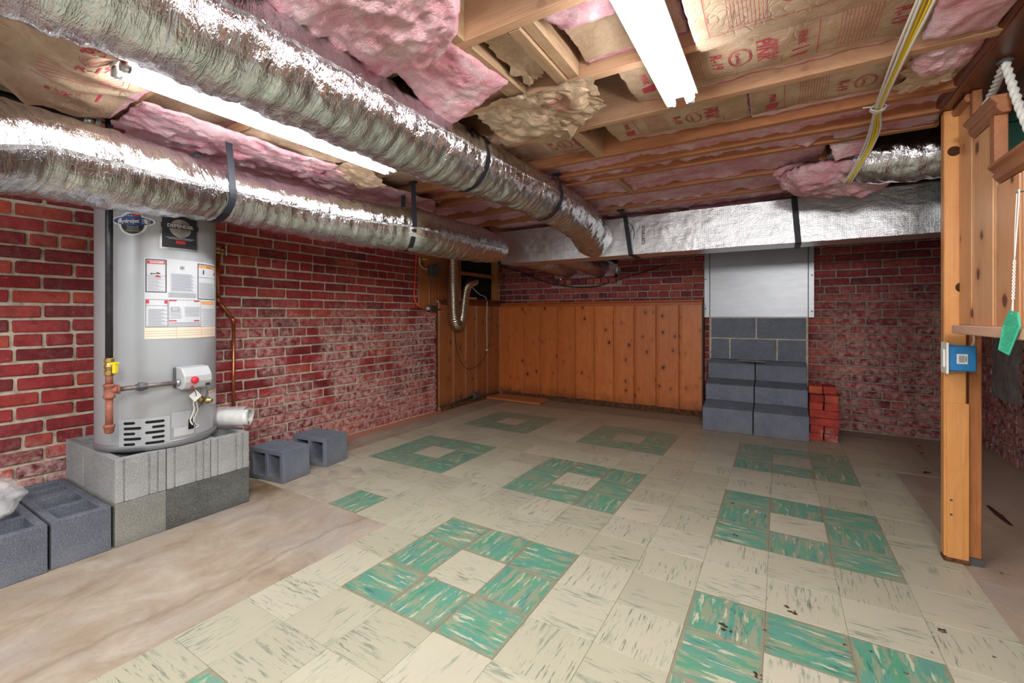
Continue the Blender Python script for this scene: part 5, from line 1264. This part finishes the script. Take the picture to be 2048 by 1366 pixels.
# stepped caps, profile in (x,z)
def cap(y0,y1,z,name='cap_moulding',d=.05):
    b=MB(); b.prism([(0,0),(-d,0),(-d,-.010),(-d+.01,-.02),(-d+.016,-.03),(-d+.012,-.036),(-d+.018,-.05),(-d+.03,-.062),(0,-.062)],(2.064,y0,z),(0,y1-y0,0),(1,0,0),(0,0,1)); b.build(name,M['pine_y'],sw,bevel=.0015)
cap(1.02,1.285,1.765); cap(-.25,1.05,1.535)
b=MB(); b.bb((2.036,1.27,1.765),(2.064,1.30,1.884)); b.build('casing',M['pine_y'],sw,bevel=.002)
b=MB(); b.bb((2.030,1.045,1.53),(2.064,1.085,1.704)); b.build('casing',M['pine_y'],sw,bevel=.002)
b=MB(); b.prism([(0,0),(-.018,0),(-.024,-.012),(-.018,-.03),(0,-.03)],(2.045,1.30,1.884),(0,.15,0),(1,0,0),(0,0,1)); b.build('corner_moulding',M['pine_y'],sw)
lg=MB(); lg.bb((1.985,-.25,.958),(2.062,1.30,.991)); o=lg.build('ledge_board',M['shelf_y'],bevel=.003); tag(o,'pale pinkish ledge board along the bottom of the stair panelling','ledge')
hd=empty('header_beam',(2.0,.4,1.885),'dark walnut stained header beam above the stair panelling','beam')
b=MB(); b.prism([(0,.0),(0,.012),(-.012,.02),(-.012,.06),(.0,.08),(.03,.084),(.14,.084),(.14,0)],(1.99,-1.6,1.886),(0,3.09,0),(1,0,0),(0,0,1)); b.build('beam',M['walnut'],hd,bevel=.002)
b=MB(); b.bb((1.995,-1.6,1.972),(2.10,1.49,2.13)); b.build('upper_board',M['walnut_dark'],hd)
b=MB(); b.bb((2.12,1.50,1.90),(2.268,2.22,2.74)); b.build('gap_filler',M['walnut_dark'],hd)  # added filler stopping the bright world leaking in above the header
rm=MB(); rm.bb((2.06,-1.7,2.7),(2.95,2.4,2.74)); o=rm.build('stairwell_ceiling',M['walnut_dark']); tag(o,'dark ceiling over the stairwell','ceiling',kind='structure')
gw=empty('green_board_wall',(2.45,2.25,1.3),'dark green painted board wall glimpsed behind the stair rope','wall'); gw['kind']='structure'
z=1.30; i=0
while z<2.7:
    b=MB(); b.bb((2.27,2.20,z+.002),(2.766,2.22,min(z+.178,2.7))); b.build('board',M['green_paint'],gw,bevel=.004); z+=.18
# rope
rp=empty('rope_rail',(2.05,1.0,1.6),'thick white twisted rope hanging in the stair opening','rope')
tw=lambda L,a,i:.0024*math.cos(3*(a-L*2*math.pi/.085))
hk=V((2.055,1.045,1.884))
P=resample(catmull([hk,V((2.058,1.015,1.81)),V((2.066,.975,1.70)),V((2.076,.935,1.60)),V((2.082,.90,1.50)),V((2.083,.88,1.40))],16),.004); b=MB(); b.tube(P,.0105,18,True,tw); b.build('strand',M['rope'],rp,True)
P=resample(catmull([hk,V((2.060,1.10,1.862)),V((2.068,1.17,1.848)),V((2.072,1.225,1.838)),V((2.070,1.245,1.822))],12),.004); b=MB(); b.lathe((2.070,1.245,1.808),[(.006,-.01),(.015,-.004),(.018,.006),(.014,.016)],14); b.tube(P,.0105,18,True,tw); b.build('strand',M['rope'],rp,True)
b=MB(); b.lathe((2.055,1.045,1.872),[(.018,0),(.022,.006),(.018,.013)],16); b.build('hole_rim',M['dark_grey'],rp)
# switch box
sb=empty('outlet_box',(2.04,1.42,.8),'bright blue plastic outlet box on the orange post','electrical box')
b=MB(); b.bb((1.999,1.398,.802),(2.083,1.449,.905)); b.build('box',M['blue_box'],sb,bevel=.004)
b=MB(); b.bb((1.991,1.385,.79),(1.9985,1.462,.918)); b.build('cover_plate',M['white'],sb,bevel=.002)
b=MB(); b.bb((1.986,1.405,.815),(1.9915,1.443,.89)); b.build('receptacle',M['white'],sb,bevel=.002)
b=MB(); b.bb((2.024,1.3968,.832),(2.056,1.398,.872)); b.build('sticker',M['paper_w'],sb)
b=MB()
for i in range(8): b.bb((2.030,1.3960,.839+i*.0036),(2.047,1.3967,.8405+i*.0036))
b.bb((2.050,1.396,.842),(2.052,1.3967,.862)); b.build('sticker_print',M['ink'],sb)
b=MB(); 
for z in(.798,.908): b.tube([(2.01,1.42,z),(2.022,1.42,z)],.005,8)
b.build('fixing_screws',M['galv'],sb); tag(bpy.context.scene.objects['fixing_screws'],kind='stuff')
b=MB(); b.tube(catmull([(2.075,1.425,.904),(2.085,1.44,.925),(2.09,1.465,.955)],6),.0035,8); b.build('cable',M['cable_white'],sb,True)
# fly swatter
fs=empty('fly_swatter',(1.975,.8,.92),'green plastic fly swatter on a white wire handle hung on the pine panelling','fly swatter')
top=V((2.035,.875,1.375)); 
h0=atX(2036,384,1.985); h1=atX(2029,520,1.983); h2=atX(2026,600,1.981); h3=atX(2024,622,1.980)
b=MB()
b.tube(catmull([h0+V((0,.006,-.004)),h0+V((0,0,.002)),h0+V((0,-.008,-.004)),h0.lerp(h1,.5)+V((0,-.006,0)),h1],6),.0016,6)
b.tube(catmull([h0+V((0,.006,-.004)),h0.lerp(h1,.5)+V((0,.006,0)),h1],6),.0016,6)
n=40
for ph in(0,math.pi):
    b.tube([h1.lerp(h2,i/n)+V((.0022*math.cos(i*.9+ph),.0022*math.sin(i*.9+ph),0)) for i in range(n+1)],.0015,6)
b.tube([h2,h3+V((0,.006,-.01))],.0015,6); b.tube([h2,h3+V((0,-.006,-.01))],.0015,6); b.build('wire_handle',M['white'],fs,True)
b=MB(); A=atX(2020,622,1.98);B_=atX(2036,626,1.98);C_=atX(2040,652,1.98);D_=atX(2017,709,1.975);E_=atX(1998,699,1.975);F_=atX(2008,650,1.98)
ol=[A,B_,C_,D_,E_,F_]; cen=sum(ol,V())/6
# flap as a perforated sheet: frame plus crossing bars
def quad(s,t): 
    l=[A,F_,E_]; r=[B_,C_,D_]
    k=t*2; i=min(1,int(k)); f_=k-i; return l[i].lerp(l[i+1],f_).lerp(r[i].lerp(r[i+1],f_),s)
for s in [i/9 for i in range(10)]: b.tube([quad(s,t/10) for t in range(11)],.0013 if 0<s<1 else .0024,5)
for t in [i/22 for i in range(23)]: b.tube([quad(s/4,t) for s in range(5)],.0011 if 0<t<1 else .0022,5)
b.build('mesh_flap',M['swatter'],fs)
b=MB(); b.grid(lambda s,t:quad(s,t)+V((.0008,0,0)),6,10); b.build('flap_web',M['swatter'],fs,True)
b=MB(); b.tube([h0+V((-.004,0,.0)),V((2.046,h0.y,h0.z+.002))],.0022,8); b.build('hook_nail',M['dark_grey'],fs,True)
# ------------------------------------------------------------------ debris on the floor
def crumb(px,py,sz,mt,label,cat,grp=None,name='leaf_crumb',z=.0035):
    c=atZ(px,py,z); rr=random.Random(px); b=MB()
    m_=rr.randrange(5,8)
    for k in range(rr.randrange(4,8)):
        o=V((rr.uniform(-1,1),rr.uniform(-1,1),0))*sz*.5; a=rr.uniform(0,3); s=sz*rr.uniform(.15,.4)
        ring=[c+o+V((math.cos(a+i*6.283/m_)*s*rr.uniform(.5,1.2),math.sin(a+i*6.283/m_)*s*rr.uniform(.3,.8),rr.uniform(0,.3)*s)) for i in range(m_)]
        bs=len(b.v); b.add([c+o+V((0,0,s*.55))]+ring,[(0,i+1,(i+1)%m_+1) for i in range(m_)]+[tuple(range(m_,0,-1))])
    o=b.build(name,M[mt]); return tag(o,label,cat,grp)
G='brown leaf crumbs scattered on the tiles'
for px,py,s,lb in ((1452,1256,.035,'brown leaf crumb on the green tile, bottom right'),(1583,1221,.03,'brown leaf crumb on a cream tile above the bottom right green square'),(1517,1352,.02,'brown leaf crumb at the bottom edge beside the cream centre tile'),(1886,1263,.022,'dark leaf curl on a cream tile toward the right edge'),(1863,1264,.007,'tiny dark crumb left of the leaf curl'),(1856,946,.035,'dark leaf shred near the foot of the far right wall'),(1466,1006,.018,'small brown crumb at the corner of a green tile'),(1469,1070,.02,'dark sliver on the green square edge'),(1839,893,.03,'dark shred near the wall base, farther back'),(1843,907,.03,'leaf shred in the dusty strip near the back wall'),(1757,950,.016,'small leaf bit on the dusty right tiles'),(1530,1260,.008,'tiny crumb between the two leaf crumbs'),(1864,1305,.008,'tiny brown crumb near the lower right'),(2003,1146,.012,'dark crumb on the bare concrete right of the post')):
    crumb(px,py,s,'bark',lb,'crumb',G)
crumb(852,945,.022,'stone','small grey stone beside the middle left green square','stone',name='pebble')
for px,py,lb in((1990,1315,'tiny dark speck nearest the concrete edge, lower right'),(1812,1346,'tiny dark speck on the rightmost green tile at the bottom'),(1745,1305,'tiny dark speck at the top edge of the bottom right green square'),(1690,1290,'tiny dark speck beside the green square, lower right')): crumb(px,py,.009,'bark',lb,'crumb',G)
# long torn strip on the right hand concrete
b=MB(); A=atZ(1975,1012,.001);B_=atZ(2022,1052,.001); d=(B_-A); sd=V((-d.y,d.x,0)).normalized()*.03
b.grid(lambda s,t:A+d*s+sd*(t-.5)*(1-.5*abs(2*s-1))+V((0,0,.004+.004*noise.noise(V((s*9,t*4,2))))),24,6); o=b.build('tar_patch',M['bark'],None,True); tag(o,'dark flaky strip on the concrete right of the post','debris')
